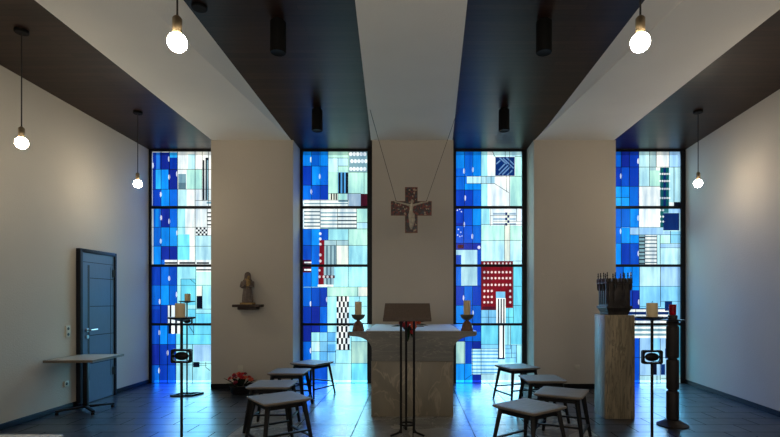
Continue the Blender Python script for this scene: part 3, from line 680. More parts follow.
for s in (-1, 1): a.box((0, s * 0.24, 0.66), (1.02, 0.02, 0.06)); a.box((s * 0.52, 0, 0.66), (0.02, 0.46, 0.06))
a.build('apron', M_IRON, t, 0)
for sx in (-1, 1):
    for sy in (-1, 1):
        a = MB(); a.bar((sx * 0.55, sy * 0.25, 0), (sx * 0.55, sy * 0.25, 0.69), 0.04, bevel=0.004); a.build('leg', M_IRON, t)

# ------------------------------------------------------------------ stools
def make_stool(label):
    t = thing('stool', label, 'stool', (0, 0, 0), 0, 'wooden stools in two rows before the altar')
    S, Z = 0.478, 0.50
    a = MB()
    # board with a chamfered underside and slightly dished top
    n = 8; h = S / 2
    outs = [(h, Z), (h, Z - 0.016), (h - 0.035, Z - 0.036)]
    def ring(k, z, r=0.02):
        pts = []
        for cx, cy, a0 in ((k - r, k - r, 0), (-k + r, k - r, 90), (-k + r, -k + r, 180), (k - r, -k + r, 270)):
            for j in range(4):
                q = math.radians(a0 + 30 * j); pts.append(a.bm.verts.new((cx + r * math.cos(q), cy + r * math.sin(q), z)))
        return pts
    rs = [ring(h - 0.06, Z - 0.004), ring(h - 0.012, Z), ring(h, Z - 0.004), ring(h, Z - 0.018), ring(h - 0.03, Z - 0.036)]
    for A, B in zip(rs, rs[1:]):
        for k in range(16): a.bm.faces.new((A[k], A[(k + 1) % 16], B[(k + 1) % 16], B[k]))
    a.bm.faces.new(rs[0]); a.bm.faces.new(rs[-1][::-1])
    a.build('seat', M_SEAT, t, 30)
    b = MB(); q = 0.168
    for s in (-1, 1): b.box((0, s * q, Z - 0.058), (2 * q, 0.024, 0.046)); b.box((s * q, 0, Z - 0.058), (0.024, 2 * q, 0.046))
    b.build('seat_frame', M_STOOLLEG, t, 0)
    def leg_at(sx, sy, z): k = (Z - 0.037 - z) / (Z - 0.037); return Vector((sx * (q + 0.012 + 0.068 * k), sy * (q + 0.012 + 0.068 * k), z))
    for sx in (-1, 1):
        for sy in (-1, 1):
            l = MB(); l.bar(leg_at(sx, sy, 0.0), leg_at(sx, sy, Z - 0.037), 0.026, 0.026, w2=0.040, bevel=0.004, up=(sx, sy, 0)); l.build('leg', M_STOOLLEG, t)
    for s in (-1, 1):
        for (P, Q, z) in (((s, -1), (s, 1), 0.13), ((-1, s), (1, s), 0.19)):
            r = MB(); r.bar(leg_at(P[0], P[1], z), leg_at(Q[0], Q[1], z), 0.026, 0.018, bevel=0.003); r.build('stretcher', M_STOOLLEG, t)
    return t
STOOLS = [(-1.35, 4.83, 38, 'grey-brown wooden stool nearest the viewer on the left, set cornerwise'),
          (-1.64, 5.62, 1, 'second wooden stool of the left row, half hidden by the nearest one'),
          (-1.70, 6.63, 0, 'third wooden stool of the left row, beside the left pier'),
          (-1.59, 7.56, -29, 'farthest wooden stool on the left, turned, against the blue window'),
          (1.08, 4.46, 38, 'grey-brown wooden stool nearest the viewer on the right, set cornerwise'),
          (1.59, 5.13, -28, 'second wooden stool of the right row, turned, nearest the marble pedestal'),
          (1.62, 6.03, 1, 'third wooden stool of the right row, in front of the pier'),
          (1.54, 7.10, 20, 'farthest wooden stool on the right, against the aqua window')]
st0 = make_stool(STOOLS[0][3])
for i, (x, y, r, lb) in enumerate(STOOLS):
    x, y = x * 0.974, y * 0.974
    if i == 0: st0.location = (x, y, 0); st0.rotation_euler = (0, 0, math.radians(r))
    else: dup(st0, (x, y, 0), math.radians(r), lb)

# ------------------------------------------------------------------ altar
YA = 5.93; AD = 1.78
alt = thing('altar', 'grey marble altar block with a wide coved slab top in the middle', 'altar', (0, YA, 0))
ZT = 1.062
a = MB(); a.box((-0.01, 0.03 + 0.7, 0.345), (1.018, 1.40, 0.69), bevel=0.006); a.build('block', M_ALTAR, alt)
prof = []   # coved upper part: half outline in x,z
hw, bw = 0.795, 0.507
zc0, zc1 = 0.835, ZT - 0.062
cov = []
for k in range(13):
    q = PI / 2 * k / 12
    cov.append((bw + (hw - 0.06 - bw) * (1 - math.cos(q)), zc0 + (zc1 - zc0) * math.sin(q)))
right = [(bw, 0.692), (bw, zc0)] + cov[1:] + [(hw - 0.02, ZT - 0.058), (hw, ZT - 0.045), (hw, ZT)]
pts = [(x - 0.005, z) for x, z in right] + [(-x - 0.005, z) for x, z in reversed(right)]
a = MB(); a.prism(pts, 0.02, AD, axis='y'); a.build('slab_top', M_ALTARTOP, alt, 25)
a = MB(); a.box((0.0, 0.02 + AD / 2 - 0.03, ZT + 0.003), (1.185, AD - 0.10, 0.006))
a.box((0.0, 0.03, ZT + 0.0045), (1.185, 0.012, 0.008))
cl = a.build('altar_cloth', M_CLOTH, None, 0); cl.location = (0, YA, 0)
tag(cl, 'white linen cloth lying along the altar slab', 'cloth')

# candlesticks and candles on the altar
def candlestick(label):
    t = thing('candlestick', label, 'candlestick', (0, 0, 0), 0, 'ceramic candlesticks on the altar')
    a = MB(); a.lathe([(0.076, 0), (0.078, 0.012), (0.070, 0.03), (0.060, 0.075), (0.050, 0.10), (0.030, 0.118), (0.020, 0.128)]); a.build('foot', M_CERRED, t)
    a = MB(); a.lathe([(0.020, 0.127), (0.022, 0.135), (0.045, 0.142), (0.072, 0.165), (0.086, 0.198), (0.088, 0.205), (0.080, 0.205), (0.06, 0.185), (0.045, 0.182)]); a.build('bowl', M_CER, t)
    return t
def candle(loc, r, h, label, lean=0.0):
    t = thing('candle', label, 'candle', loc)
    a = MB(); a.lathe([(r, 0), (r * 1.01, h * 0.4), (r, h - 0.006), (r * 0.93, h), (r * 0.6, h - 0.008), (0.003, h - 0.012)]); a.build('wax', M_WAX, t)
    b = MB(); b.tube([(0, 0, h - 0.014), (0.001, 0, h + 0.004), (0.004, 0, h + 0.014)], 0.0022, 6); b.build('wick', M_WICK, t)
    t.rotation_euler = (0, lean, 0)
    return t
zc = ZT
cs = candlestick('ceramic bowl candlestick on the left end of the altar')
YC = YA + 0.11
cs.location = ((358.3 - 413) * YC / FOC, YC, zc)
c2 = dup(cs, ((467 - 413) * YC / FOC, YC, zc), 1.0, 'ceramic bowl candlestick on the right end of the altar')
candle((cs.location.x, YC, zc + 0.1825), 0.043, 0.185, 'pale thick candle in the left altar candlestick')
candle((c2.location.x, YC, zc + 0.1825), 0.043, 0.20, 'pale thick candle in the right altar candlestick')

# ------------------------------------------------------------------ flowers
def rot_to(d):
    return Vector((0, 0, 1)).rotation_difference(Vector(d).normalized()).to_matrix().to_4x4()
def bloom(parent, c, d, r, m, petals=9):
    b = MB(); R = rot_to(d); T = Matrix.Translation(c) @ R
    for ringi, (rr, tilt, n) in enumerate(((1.0, 0.35, petals), (0.72, 0.75, petals - 2), (0.42, 1.15, 5))):
        for k in range(n):
            an = 2 * PI * k / n + ringi * 0.4
            pts = []
            for (u, w) in ((0.0, 0.04), (0.35, 0.20), (0.75, 0.26), (1.0, 0.10)):
                pts.append((u, w))
            rows = []
            for u, w in pts:
                x = r * rr * u * math.cos(tilt * (0.6 + 0.4 * u)); z = r * rr * u * math.sin(tilt) + (r * 0.10 * (1 - abs(2 * u - 1)))
                rows.append([Vector((x, s * r * w, z + abs(s) * 0.1 * r)) for s in (-1, 0, 1)])
            Rz = Matrix.Rotation(an, 4, 'Z')
            V = [[b.bm.verts.new(T @ (Rz @ p)) for p in row] for row in rows]
            for i in range(3):
                for j in range(2): b.bm.faces.new((V[i][j], V[i][j + 1], V[i + 1][j + 1], V[i + 1][j]))
    b.sph(tuple(c), r * 0.16, u=8, v=6)
    return b.build('blossom', m, parent, 60)
def leaf(parent, p0, p1, w, droop=0.0, name='leaf'):
    b = MB(); p0 = Vector(p0); p1 = Vector(p1); d = p1 - p0
    side = d.cross(Vector((0, 0, 1)))
    if side.length < 1e-4: side = Vector((1, 0, 0))
    side.normalize(); up = side.cross(d).normalized()
    rows = []
    for i in range(7):
        t = i / 6; wd = w * math.sin(PI * min(1, t * 0.93 + 0.05)) ** 0.8 + 0.001
        c = p0 + d * t + Vector((0, 0, -droop * t * t)) + up * 0.0
        rows.append([b.bm.verts.new(c - side * wd + up * wd * 0.35), b.bm.verts.new(c), b.bm.verts.new(c + side * wd + up * wd * 0.35)])
    for i in range(6):
        for j in range(2): b.bm.faces.new((rows[i][j], rows[i][j + 1], rows[i + 1][j + 1], rows[i + 1][j]))
    return b.build(name, M_LEAF, parent, 60)
bq = thing('flower_arrangement', 'bouquet of red and salmon flowers on the altar edge behind the lectern', 'flowers', (-0.05, YA + 0.16, ZT + 0.0065))
a = MB(); a.lathe([(0.05, 0), (0.07, 0.01), (0.085, 0.05), (0.088, 0.06), (0.075, 0.058), (0.03, 0.05)]); a.build('bowl', M_POT, bq)
for (x, y, z, r, mm) in ((-0.045, -0.12, 0.06, 0.048, M_FDARK), (-0.03, -0.14, 0.075, 0.045, M_FRED), (0.05, -0.12, 0.085, 0.05, M_FORANGE), (0.055, -0.15, 0.052, 0.044, M_FORANGE), (0.005, -0.11, 0.11, 0.045, M_FRED), (-0.09, -0.06, 0.09, 0.04, M_FDARK), (0.11, -0.05, 0.10, 0.042, M_FORANGE), (0.0, 0.02, 0.14, 0.05, M_FRED), (0.04, -0.165, -0.01, 0.03, M_FRED)):
    bloom(bq, Vector((x, y, z)), (x, -0.2, z + 0.02), r, mm)
for p0, p1, w, dr_ in (((-0.06, -0.05, 0.05), (-0.22, -0.10, 0.05), 0.03, 0.0), ((-0.06, -0.06, 0.06), (-0.20, -0.12, 0.075), 0.018, 0.02), ((0.08, -0.05, 0.07), (0.24, -0.06, 0.06), 0.036, 0.0), ((0.08, -0.07, 0.05), (0.19, -0.12, 0.05), 0.032, 0.0), ((0.07, -0.03, 0.09), (0.20, -0.02, 0.11), 0.036, 0.0),
                       ((-0.01, -0.13, 0.03), (-0.015, -0.19, -0.10), 0.024, 0.03), ((0.01, -0.13, 0.02), (0.04, -0.18, -0.06), 0.015, 0.02), ((-0.05, -0.10, 0.08), (-0.13, -0.14, 0.11), 0.022, 0.0), ((0.0, -0.1, 0.12), (0.02, -0.14, 0.18), 0.02, 0.0), ((0.0, -0.06, 0.1), (-0.06, -0.02, 0.19), 0.02, 0.0)):
    leaf(bq, p0, p1, w, dr_)
fp = thing('potted_flower', 'dark pot of red flowers on the floor at the foot of the left pier', 'flowers', ((241 - 413) * 7.45 / FOC, 7.45, 0))
fp.scale = (1.25, 1.25, 1.1)
a = MB(); a.lathe([(0.10, 0), (0.115, 0.015), (0.13, 0.10), (0.138, 0.115), (0.12, 0.115), (0.05, 0.10)]); a.build('pot', M_POT, fp)
random.seed(3)
for k in range(17):
    q = 2.4 * k; rr = 0.035 * math.sqrt(k + 0.3)
    z = 0.285 - rr * rr * 5.0 + random.uniform(-0.025, 0.02)
    p = Vector((rr * math.cos(q) * 1.0, rr * math.sin(q) * 0.8 - 0.02, z))
    bloom(fp, p, (p.x * 1.2, p.y - 0.10, 0.14), 0.034, (M_FRED, M_FORANGE, M_FRED, M_FDARK)[k % 4], 7)
for k in range(16):
    q = 2 * PI * k / 16; L = random.uniform(0.15, 0.21)
    leaf(fp, (0.05 * math.cos(q), 0.05 * math.sin(q), 0.11), (L * math.cos(q), L * math.sin(q) * 0.9, random.uniform(0.06, 0.27)), 0.026, 0.02)

# ------------------------------------------------------------------ lectern
YLc = 5.18
lc = thing('lectern', 'slim black iron lectern with a brown book rest before the altar', 'lectern', ((407.3 - 413) * YLc / FOC, YLc, 0))
a = MB()
p00 = Vector((-0.257, -0.10, 1.238)); p01 = Vector((0.257, -0.10, 1.238)); p10 = Vector((-0.246, 0.12, 1.414)); p11 = Vector((0.246, 0.12, 1.414))
nrm = (p01 - p00).cross(p10 - p00).normalized() * 0.02
vs = [a.bm.verts.new(p) for p in (p00, p01, p11, p10)] + [a.bm.verts.new(p - nrm) for p in (p00, p01, p11, p10)]
for f_ in ((0, 1, 2, 3), (7, 6, 5, 4), (0, 4, 5, 1), (1, 5, 6, 2), (2, 6, 7, 3), (3, 7, 4, 0)): a.bm.faces.new([vs[k] for k in f_])
rest = a.build('book_rest', M_LECTERN, lc, 0)
a = MB(); a.bar((-0.257, -0.103, 1.243), (0.257, -0.103, 1.243), 0.012, 0.034, up=(0, 0, 1), bevel=0.003); a.build('book_ledge', M_LECTERN, lc)
def rest_z(y): return 1.238 + (y + 0.10) * 0.80 - 0.024
PO = [(-0.068, -0.02), (0.072, -0.02), (-0.014, 0.10)]
for (x, y) in PO:
    a = MB(); a.cyl((x, y, 0.02), (x, y, rest_z(y)), 0.0125, n=12); a.build('rod', M_IRON, lc)
    d = Vector((x, y - 0.03, 0)).normalized() * 0.13
    b = MB(); b.tube([(x, y, 0.06), (x + d.x * 0.2, y + d.y * 0.2, 0.03), (x + d.x, y + d.y, 0.012)], 0.012); b.build('foot', M_IRON, lc)
a = MB(); a.tube([(0.078 * math.cos(2 * PI * k / 28) + 0.0, 0.027 + 0.075 * math.sin(2 * PI * k / 28), 0.105) for k in range(28)], 0.011, closed=True); a.build('tie_ring', M_IRON, lc)
a = MB()
for (x, y) in PO: a.bar((0, 0.03, rest_z(0.03) - 0.012), (x, y, rest_z(y) - 0.012), 0.02, 0.012)
a.build('top_bracket', M_IRON, lc, 0)

# ------------------------------------------------------------------ iron candle stands
def candle_stand(label, zp, zr, base='loop', pr=0.10, loc=(0, 0, 0), rz=0):
    t = thing('candle_stand', label, 'candle stand', loc, rz, 'wrought iron candle stands')
    a = MB(); a.cyl((0, 0, 0.02), (0, 0, zr - 0.055), 0.011, n=12).cyl((0, 0, zr + 0.055), (0, 0, zp - 0.02), 0.011, n=12); a.build('rod', M_IRON, t)
    # frame: cushion-shaped loop around a dark oval boss
    def loop(hx, hz, rc):
        pts = []
        for cx, cz, a0 in ((hx - rc, hz - rc, 0), (-hx + rc, hz - rc, 90), (-hx + rc, -hz + rc, 180), (hx - rc, -hz + rc, 270)):
            for j in range(5):
                q = math.radians(a0 + 22.5 * j); pts.append((cx + rc * math.cos(q), cz + rc * math.sin(q)))
        return pts
    o_, i_ = loop(0.080, 0.060, 0.016), loop(0.064, 0.043, 0.020)
    o_ = [(x, z * (1 - 0.10 * abs(x) / 0.08)) for x, z in o_]; i_ = [(x, z * (1 - 0.14 * abs(x) / 0.064)) for x, z in i_]
    b = MB(); n = len(o_); Y = 0.016
    V = [[b.bm.verts.new((x, y, zr + z)) for x, z in pts] for pts in (o_, i_) for y in (-Y, Y)]
    for k in range(n):
        j = (k + 1) % n
        for A, B in ((0, 1), (1, 3), (3, 2), (2, 0)): b.bm.faces.new((V[A][k], V[A][j], V[B][j], V[B][k]))
    b.build('ornament_frame', M_IRON, t, 40)
    c = MB(); c.sph((0, 0, zr), 1.0, (0.056, 0.020, 0.034)); c.cyl((-0.068, 0, zr), (0.068, 0, zr), 0.006, n=8); c.build('ornament_boss', M_IRON, t)
    d = MB(); d.lathe([(0.02, zp - 0.032), (0.05, zp - 0.022), (pr, zp - 0.012), (pr + 0.003, zp), (pr - 0.006, zp - 0.003), (0.05, zp - 0.006), (0.01, zp - 0.006)]); d.build('drip_plate', M_IRON, t)
    e = MB(); w = 0.024
    P = [(-0.21, -0.08), (0.10, -0.08), (0.20, 0.12), (-0.11, 0.12)]
    for k in range(4):
        p, q = P[k], P[(k + 1) % 4]; e.bar((p[0], p[1], w / 2 + 0.001), (q[0], q[1], w / 2 + 0.001), w, w)
    e.bar((-0.055, -0.08, w / 2 + 0.001), (0.045, 0.12, w / 2 + 0.001), w, w)
    e.cyl((0, 0, 0.0), (0, 0, 0.04), 0.02)
    e.build('base', M_IRON, t, 0)
    return t
SN = 3.8
xs = (181.6 - 413) * SN / FOC
candle_stand('iron candle stand nearest the viewer on the left, its foot below the picture', 1.315, EYE - 56 * SN / FOC, loc=(xs, SN, 0))
candle(((180.3 - 413) * SN / FOC, SN, 1.309), 0.038, 0.115, 'thick cream candle on the near left iron stand')
xr_ = (652 - 413) * SN / FOC
candle_stand('iron candle stand on the right, in front of the dark lamp column', 1.318, EYE - 57 * SN / FOC, loc=(xr_, SN, 0), pr=0.118)
candle((xr_, SN, 1.312), 0.042, 0.115, 'thick cream candle on the right iron stand')
SF = 7.3
xf = (187 - 413) * SF / FOC
candle_stand('iron candle stand farther back on the left, by the far left window', 1.436, EYE - 21 * SF / FOC, loc=(xf, SF, 0), rz=0.1, pr=0.115)
candle(((187.6 - 413) * SF / FOC, SF, 1.43), 0.042, 0.115, 'thick cream candle on the far left iron stand')

# ------------------------------------------------------------------ sanctuary lamp on a turned column
YK = 5.55; xk = (672.6 - 413) * YK / FOC
kc = thing('lamp_column', 'tall dark grooved column on a round foot before the far right window', 'column', (xk, YK, 0))
a = MB(); a.lathe([(0.168, 0), (0.170, 0.012), (0.150, 0.022), (0.10, 0.05), (0.082, 0.065), (0.06, 0.07)]); a.build('foot', M_COLUMN, kc)
segs = [(0.068, 0.40), (0.415, 0.765), (0.78, 1.155), (1.17, 1.21)]
pr = []
for z0, z1 in segs:
    pr += [(0.050, z0), (0.064, z0 + 0.006), (0.068, z0 + 0.02), (0.068, z1 - 0.02), (0.064, z1 - 0.006), (0.050, z1)]
a = MB(); a.lathe(pr, n=20); a.build('shaft', M_COLUMN, kc, 30)
a = MB(); a.lathe([(0.05, 1.205), (0.10, 1.21), (0.135, 1.216), (0.135, 1.224), (0.05, 1.228)]); a.build('drip_plate', M_IRON, kc)
a = MB(); a.lathe([(0.05, 1.227), (0.052, 1.26), (0.048, 1.275), (0.03, 1.277)]); a.build('lamp_holder', M_COLUMN, kc)
gl_ = MB(); gl_.lathe([(0.034, 0), (0.038, 0.008), (0.040, 0.11), (0.041, 0.122), (0.036, 0.122), (0.034, 0.05), (0.01, 0.045)])
go = gl_.build('sanctuary_lamp', M_REDGLASS); go.location = (xk, YK, 1.2775)
tag(go, 'red glass lamp on top of the dark grooved column', 'lamp')

# ------------------------------------------------------------------ marble pedestal and bronze tabernacle
YPd = 5.85; x0p, x1p = 2.340, 2.705
a = MB(); a.box((0, 0.17, 0.6335), (x1p - x0p, 0.34, 1.267), bevel=0.005)
po = a.build('pedestal', M_PED); po.location = ((x0p + x1p) / 2, YPd, 0); tag(po, 'veined brown marble pedestal on the right, carrying the turreted bronze', 'pedestal')
tb = thing('tabernacle', 'dark bronze turreted casket standing on the marble pedestal', 'tabernacle', ((x0p + x1p) / 2, YPd + 0.17, 1.267))
tb.scale = (0.93, 0.93, 1.0)
a = MB()
for z0, z1, w0, w1 in ((0, 0.035, 0.135, 0.14), (0.035, 0.085, 0.14, 0.166), (0.085, 0.11, 0.172, 0.172)):
    A = [a.bm.verts.new((sx * w0, sy * w0, z0)) for sx, sy in ((-1, -1), (1, -1), (1, 1), (-1, 1))]; B = [a.bm.verts.new((sx * w1, sy * w1, z1)) for sx, sy in ((-1, -1), (1, -1), (1, 1), (-1, 1))]
    a.bm.faces.new(A[::-1]); a.bm.faces.new(B)
    for k in range(4): a.bm.faces.new((A[k], A[(k + 1) % 4], B[(k + 1) % 4], B[k]))
a.build('plinth', M_BRONZE, tb, 0)
a = MB(); a.box((0, 0, 0.26), (0.30, 0.30, 0.30))
for s in (-1, 1):
    for k in range(4): a.box((s * 0.152, -0.108 + 0.072 * k, 0.26), (0.012, 0.05, 0.26), bevel=0.003); a.box((-0.108 + 0.072 * k, s * 0.152, 0.26), (0.05, 0.012, 0.26), bevel=0.003)
a.build('body', M_BRONZE, tb, 30)
a = MB()
for s in (-1, 1):
    for k in range(9): a.box((s * 0.158, -0.16 + 0.04 * k, 0.425), (0.022, 0.022, 0.05)); a.box((-0.16 + 0.04 * k, s * 0.158, 0.425), (0.022, 0.022, 0.05))
    a.box((s * 0.158, 0, 0.395), (0.026, 0.342, 0.02)); a.box((0, s * 0.158, 0.395), (0.29, 0.026, 0.02))
a.build('battlement', M_BRONZE, tb, 0)
a = MB(); a.box((0, -0.160, 0.24), (0.13, 0.008, 0.24), bevel=0.003); a.cyl((0.045, -0.164, 0.25), (0.045, -0.172, 0.25), 0.010); a.build('casket_door', M_BRONZE, tb)
pos = [(-0.155, -0.155), (-0.052, -0.162), (0.052, -0.162), (0.155, -0.155), (-0.162, -0.052), (-0.162, 0.052), (-0.155, 0.155), (0.162, -0.052), (0.162, 0.052), (0.155, 0.155), (-0.052, 0.162), (0.052, 0.162)]
proto = None
for i, (x, y) in enumerate(pos):
    if proto is None:
        a = MB(); a.lathe([(0.006, 0.30), (0.016, 0.33), (0.017, 0.40), (0.022, 0.41), (0.022, 0.44), (0.014, 0.446), (0.008, 0.455), (0.006, 0.472), (0.010, 0.478), (0.011, 0.488), (0.007, 0.497), (0.004, 0.503), (0.009, 0.509), (0.009, 0.519), (0.002, 0.525)], n=12)
        proto = a.build('turret', M_BRONZE, tb, 35); proto.location = (x, y, 0)
    else:
        c = proto.copy(); C.objects.link(c); c.parent = tb; c.location = (x, y, 0)

# ------------------------------------------------------------------ statue on its bracket
YS = YP - 0.125; xsn = (248 - 413) * YS / FOC
a = MB(); a.box((0, 0.01, -0.02), (0.44, 0.235, 0.04), bevel=0.005); a.box((0, 0.03, -0.062), (0.30, 0.19, 0.044), bevel=0.006)
sh = a.build('statue_bracket', M_WOODDK); sh.location = (xsn, YS, EYE - 4.5 * YS / FOC); tag(sh, 'dark wooden wall bracket under the statue on the left pier', 'shelf')
sr = thing('statue', 'brown stone madonna and child statue on the wall bracket', 'statue', (xsn - 0.005, YS - 0.005, EYE - 4.5 * YS / FOC))
a = MB(); a.box((0, 0, 0.016), (0.20, 0.15, 0.032), bevel=0.004); a.build('base', M_STONE2, sr)
def remeshed(b, name, m, parent, vox):
    o = b.build(name, m, None)
    md = o.modifiers.new('r', 'REMESH'); md.mode = 'VOXEL'; md.voxel_size = vox
    sm = o.modifiers.new('s', 'SMOOTH'); sm.iterations = 3; sm.factor = 0.5
    dg = bpy.context.evaluated_depsgraph_get(); me = bpy.data.meshes.new_from_object(o.evaluated_get(dg))
    o.modifiers.clear(); o.data = me
    for p in me.polygons: p.use_smooth = True
    if not me.materials: me.materials.append(m)
    o.parent = parent
    return o
b = MB()
b.lathe([(0.078, 0.032), (0.082, 0.05), (0.076, 0.12), (0.070, 0.20), (0.064, 0.27), (0.072, 0.32), (0.080, 0.36), (0.070, 0.395), (0.040, 0.415), (0.027, 0.425), (0.025, 0.44)], n=56,
        fold=lambda t, z: (0.09 * math.cos(9 * t + 3 * z) + 0.05 * math.cos(17 * t)) * max(0, min(1, (0.34 - z) / 0.2)))
b.sph((-0.005, -0.012, 0.468), 0.038, (0.86, 1.0, 1.2))                       # head
b.sph((-0.005, -0.050, 0.464), 0.008, (0.7, 1, 1.2)); b.sph((-0.005, -0.046, 0.448), 0.009, (1.4, 0.6, 0.5)); b.sph((-0.005, -0.044, 0.438), 0.010)
b.lathe([(0.062, 0.385), (0.052, 0.43), (0.049, 0.47), (0.044, 0.50), (0.026, 0.52), (0.004, 0.527)], (-0.003, 0.012, 0), n=28)   # veil
b.tube([(-0.078, 0.0, 0.365), (-0.095, -0.02, 0.29), (-0.055, -0.075, 0.275), (-0.01, -0.095, 0.30)], lambda t: 0.030 - 0.012 * t, 12)
b.tube([(0.078, 0.0, 0.365), (0.092, -0.03, 0.295), (0.06, -0.085, 0.29), (0.02, -0.10, 0.31)], lambda t: 0.030 - 0.012 * t, 12)
remeshed(b, 'figure', M_STONE, sr, 0.006)
b = MB()
b.sph((0.045, -0.085, 0.435), 0.026, (0.9, 1, 1.1)); b.lathe([(0.026, 0.30), (0.036, 0.33), (0.033, 0.38), (0.020, 0.405), (0.012, 0.42)], (0.04, -0.085, 0), n=18)
b.tube([(0.06, -0.09, 0.39), (0.075, -0.11, 0.37), (0.05, -0.125, 0.365)], lambda t: 0.011 - 0.003 * t, 8); b.tube([(0.02, -0.09, 0.39), (0.0, -0.10, 0.40), (-0.005, -0.085, 0.42)], lambda t: 0.011 - 0.003 * t, 8)
b.tube([(0.045, -0.095, 0.31), (0.055, -0.125, 0.30), (0.055, -0.125, 0.25)], lambda t: 0.014 - 0.004 * t, 8); b.tube([(0.03, -0.095, 0.31), (0.025, -0.125, 0.295), (0.03, -0.125, 0.24)], lambda t: 0.014 - 0.004 * t, 8)
remeshed(b, 'child_figure', M_STONE2, sr, 0.005)

# ------------------------------------------------------------------ hanging crucifix
YX = 6.45
cr = thing('crucifix', 'red enamelled crucifix hanging on two wires above the altar', 'crucifix', ((411.3 - 413) * YX / FOC, YX, EYE + 67 * YX / FOC))
k = YX / FOC
def ZC(py): return EYE + (300 - py) * k - cr.location.z
zt, zb, zh0, zh1 = ZC(187.3), ZC(233), ZC(215.6), ZC(201.3); ax, av = 20.4 * k, 6.3 * k
out = [(-av, zb), (av, zb), (av, zh0), (ax, zh0), (ax, zh1), (av, zh1), (av, zt), (-av, zt), (-av, zh1), (-ax, zh1), (-ax, zh0), (-av, zh0)]
a = MB(); a.prism(out, -0.012, 0.014, axis='y'); a.build('cross_board', M_CROSSEDGE, cr, 0)
def inset(p, d):
    x, z = p; sx = 1 if x > 0 else -1
    zz = {zb: zb + d, zt: zt - d, zh0: zh0 + d, zh1: zh1 - d}[z]
    return (x - sx * d, zz)
a = MB(); a.prism([inset(p, 0.008) for p in out], -0.016, -0.010, axis='y'); a.build('enamel_face', M_ENAMEL, cr, 0)
b = MB(); zs = (zh0 + zh1) / 2 + 0.03; Yb = -0.035
b.sph((0.012, Yb - 0.014, zs + 0.055), 0.024, (0.85, 1, 1.2)); b.tube([(0.008, Yb - 0.008, zs + 0.035), (0, Yb, zs + 0.01)], 0.012, 10)
b.tube([(0, Yb, zs + 0.015), (0.0, Yb - 0.006, zs - 0.03), (-0.003, Yb, zs - 0.08), (0.0, Yb, zs - 0.125)], lambda t: 0.036 - 0.010 * math.sin(PI * min(1, t * 1.05)) - 0.004 * t, 14)
for s in (-1, 1):
    b.tube([(s * 0.03, Yb, zs + 0.008), (s * 0.11, Yb, zs + 0.03), (s * 0.205, Yb + 0.008, zs + 0.052)], lambda t: 0.017 - 0.008 * t, 10)
    b.sph((s * 0.215, Yb + 0.01, zs + 0.055), 0.012, (1.3, 0.6, 1))
    b.tube([(s * 0.018, Yb, zs - 0.12), (s * 0.022 + 0.008, Yb - 0.022, zs - 0.20), (s * 0.010, Yb, zs - 0.285), (s * 0.008, Yb - 0.014, zs - 0.315)], lambda t: 0.024 - 0.011 * t, 10)
b.tube([(0, Yb, zs - 0.10), (0.004, Yb, zs - 0.16)], lambda t: 0.040 + 0.004 * t, 14)
remeshed(b, 'corpus', M_PEWTER, cr, 0.006)
zhook = zh1
for s, wx in ((-1, -0.595), (1, 0.625)):
    X0 = s * 15.3 * k; x1 = wx - cr.location.x; z1 = H - cr.location.z
    a = MB(); a.cyl((X0, 0.0, zhook - 0.003), (X0, 0, zhook + 0.012), 0.008, n=10).tube([(X0, 0, zhook + 0.008), (x1, 0, z1)], 0.0035, 6); a.build('wire', M_WIRE, cr)

# ------------------------------------------------------------------ lamps
def pendant(label, zbulb):
    t = thing('pendant_lamp', label, 'lamp', (0, 0, H), 0, 'globe bulb pendant lamps')
    D = H - zbulb
    a = MB(); a.lathe([(0.055, -0.03), (0.060, -0.026), (0.060, 0.0), (0.03, 0.0)]); a.build('canopy', M_CANOPY, t)
    a = MB(); a.cyl((0, 0, -D + 0.15), (0, 0, -0.028), 0.0055, n=8); a.build('cord', M_CORD, t)
    a = MB(); a.lathe([(0.024, -D + 0.048), (0.027, -D + 0.055), (0.027, -D + 0.14), (0.020, -D + 0.15), (0.008, -D + 0.16)], n=18); a.build('socket', M_SOCKET, t)
    a = MB(); a.lathe([(0.004, -D - 0.055), (0.021, -D - 0.051), (0.039, -D - 0.039), (0.051, -D - 0.021), (0.055, -D), (0.051, -D + 0.021), (0.040, -D + 0.038), (0.026, -D + 0.049)], n=18); a.build('bulb', M_BULB, t, 60)
    return t
def place_p(t, px, y): t.location = ((px - 413) * y / FOC, y, H)
YN, YF, YM = 4.66, 6.74, 2.84
pf = pendant('small globe pendant by the far left window, farther along the left wall', EYE + 1.615); pf.location = (-3.83, 6.68, H)
dup(pf, (3.95, 6.65, H), 0.3, 'small globe pendant by the right wall near the far right window')
p0 = pendant('small globe pendant hanging along the left wall, nearer of the two', EYE + 157 * YN / FOC); p0.location = (-3.80, YN, H)
PL = [(-1.395, YM, 'large bright globe bulb hanging before the left white beam'),
      (1.345, YM, 'large bright globe bulb hanging before the right white beam'),
      (3.80, YN, 'globe pendant along the right wall, just outside the picture')]
for x, y, lb in PL: dup(p0, (x, y, H), 0.3, lb)
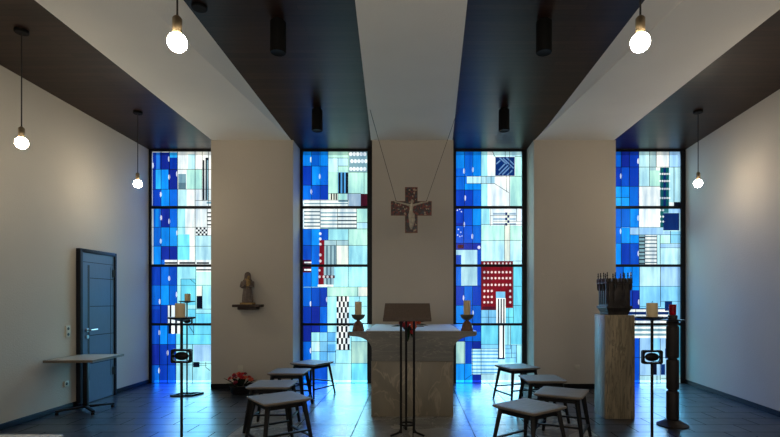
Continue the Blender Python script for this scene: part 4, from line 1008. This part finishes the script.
def spot(label):
    t = thing('ceiling_spotlight', label, 'spotlight', (0, 0, H), 0, 'black cylinder spotlights')
    a = MB(); a.lathe([(0.05, 0.0), (0.05, -0.02), (0.072, -0.022), (0.074, -0.30), (0.070, -0.306), (0.062, -0.306), (0.058, -0.27), (0.02, -0.26)], n=28); a.build('housing', M_CANOPY, t, 35)
    a = MB(); a.lathe([(0.060, -0.3065), (0.066, -0.309), (0.070, -0.3065), (0.066, -0.304)], n=28); a.build('rim', M_SOCKET if False else M_CANOPY, t, 35)
    return t
s0 = spot('black cylinder spotlight on the left dark ceiling bay, nearer one'); s0.location = (-1.262, 4.49, H)
for x, y, lb in ((-1.31, 6.56, 'black cylinder spotlight on the left dark ceiling bay, nearer the window'), (1.225, 4.49, 'black cylinder spotlight on the right dark ceiling bay, nearer one'), (1.245, 6.56, 'black cylinder spotlight on the right dark ceiling bay, nearer the window')):
    dup(s0, (x, y, H), 0, lb)
a = MB(); a.lathe([(0.062, -0.024), (0.066, -0.02), (0.066, 0.0), (0.03, 0.0)]); o = a.build('ceiling_rose', M_CANOPY); o.location = (-1.905, 4.28, H)
tag(o, 'flat black disc on the dark ceiling beside the left white beam', 'ceiling fitting')

# ------------------------------------------------------------------ daylight, world, camera
sl = bpy.data.lights.new('daylight', 'SUN'); sl.energy = 17.0; sl.angle = math.radians(70); sl.color = (0.62, 0.80, 1.0)
so = bpy.data.objects.new('daylight', sl); C.objects.link(so); so.location = (0, 14, 8)
so.rotation_euler = Vector((0, -1, -0.55)).to_track_quat('-Z', 'Y').to_euler()
w = bpy.data.worlds.new('world'); scene.world = w; w.use_nodes = True
w.node_tree.nodes['Background'].inputs[0].default_value = (0.92, 0.97, 1.0, 1); w.node_tree.nodes['Background'].inputs[1].default_value = 1.3
cam = bpy.data.cameras.new('camera'); co = bpy.data.objects.new('camera', cam); C.objects.link(co); scene.camera = co
co.location = (0, 0, EYE); co.rotation_euler = (PI / 2, 0, 0)
cam.sensor_fit = 'HORIZONTAL'; cam.sensor_width = 36; cam.lens = FOC / 780 * 36
cam.shift_x = -(413 - 390) / 780; cam.shift_y = (300 - 218.5) / 780; cam.clip_start = 0.05
scene.view_settings.view_transform = 'Standard'; scene.view_settings.look = 'None'
scene.view_settings.gamma = 1.0; scene.view_settings.exposure = 0.0; scene.view_settings.use_curve_mapping = False
try:
    scene.cycles.use_denoising = True; scene.cycles.max_bounces = 8; scene.cycles.diffuse_bounces = 5; scene.cycles.sample_clamp_indirect = 6
except Exception: pass
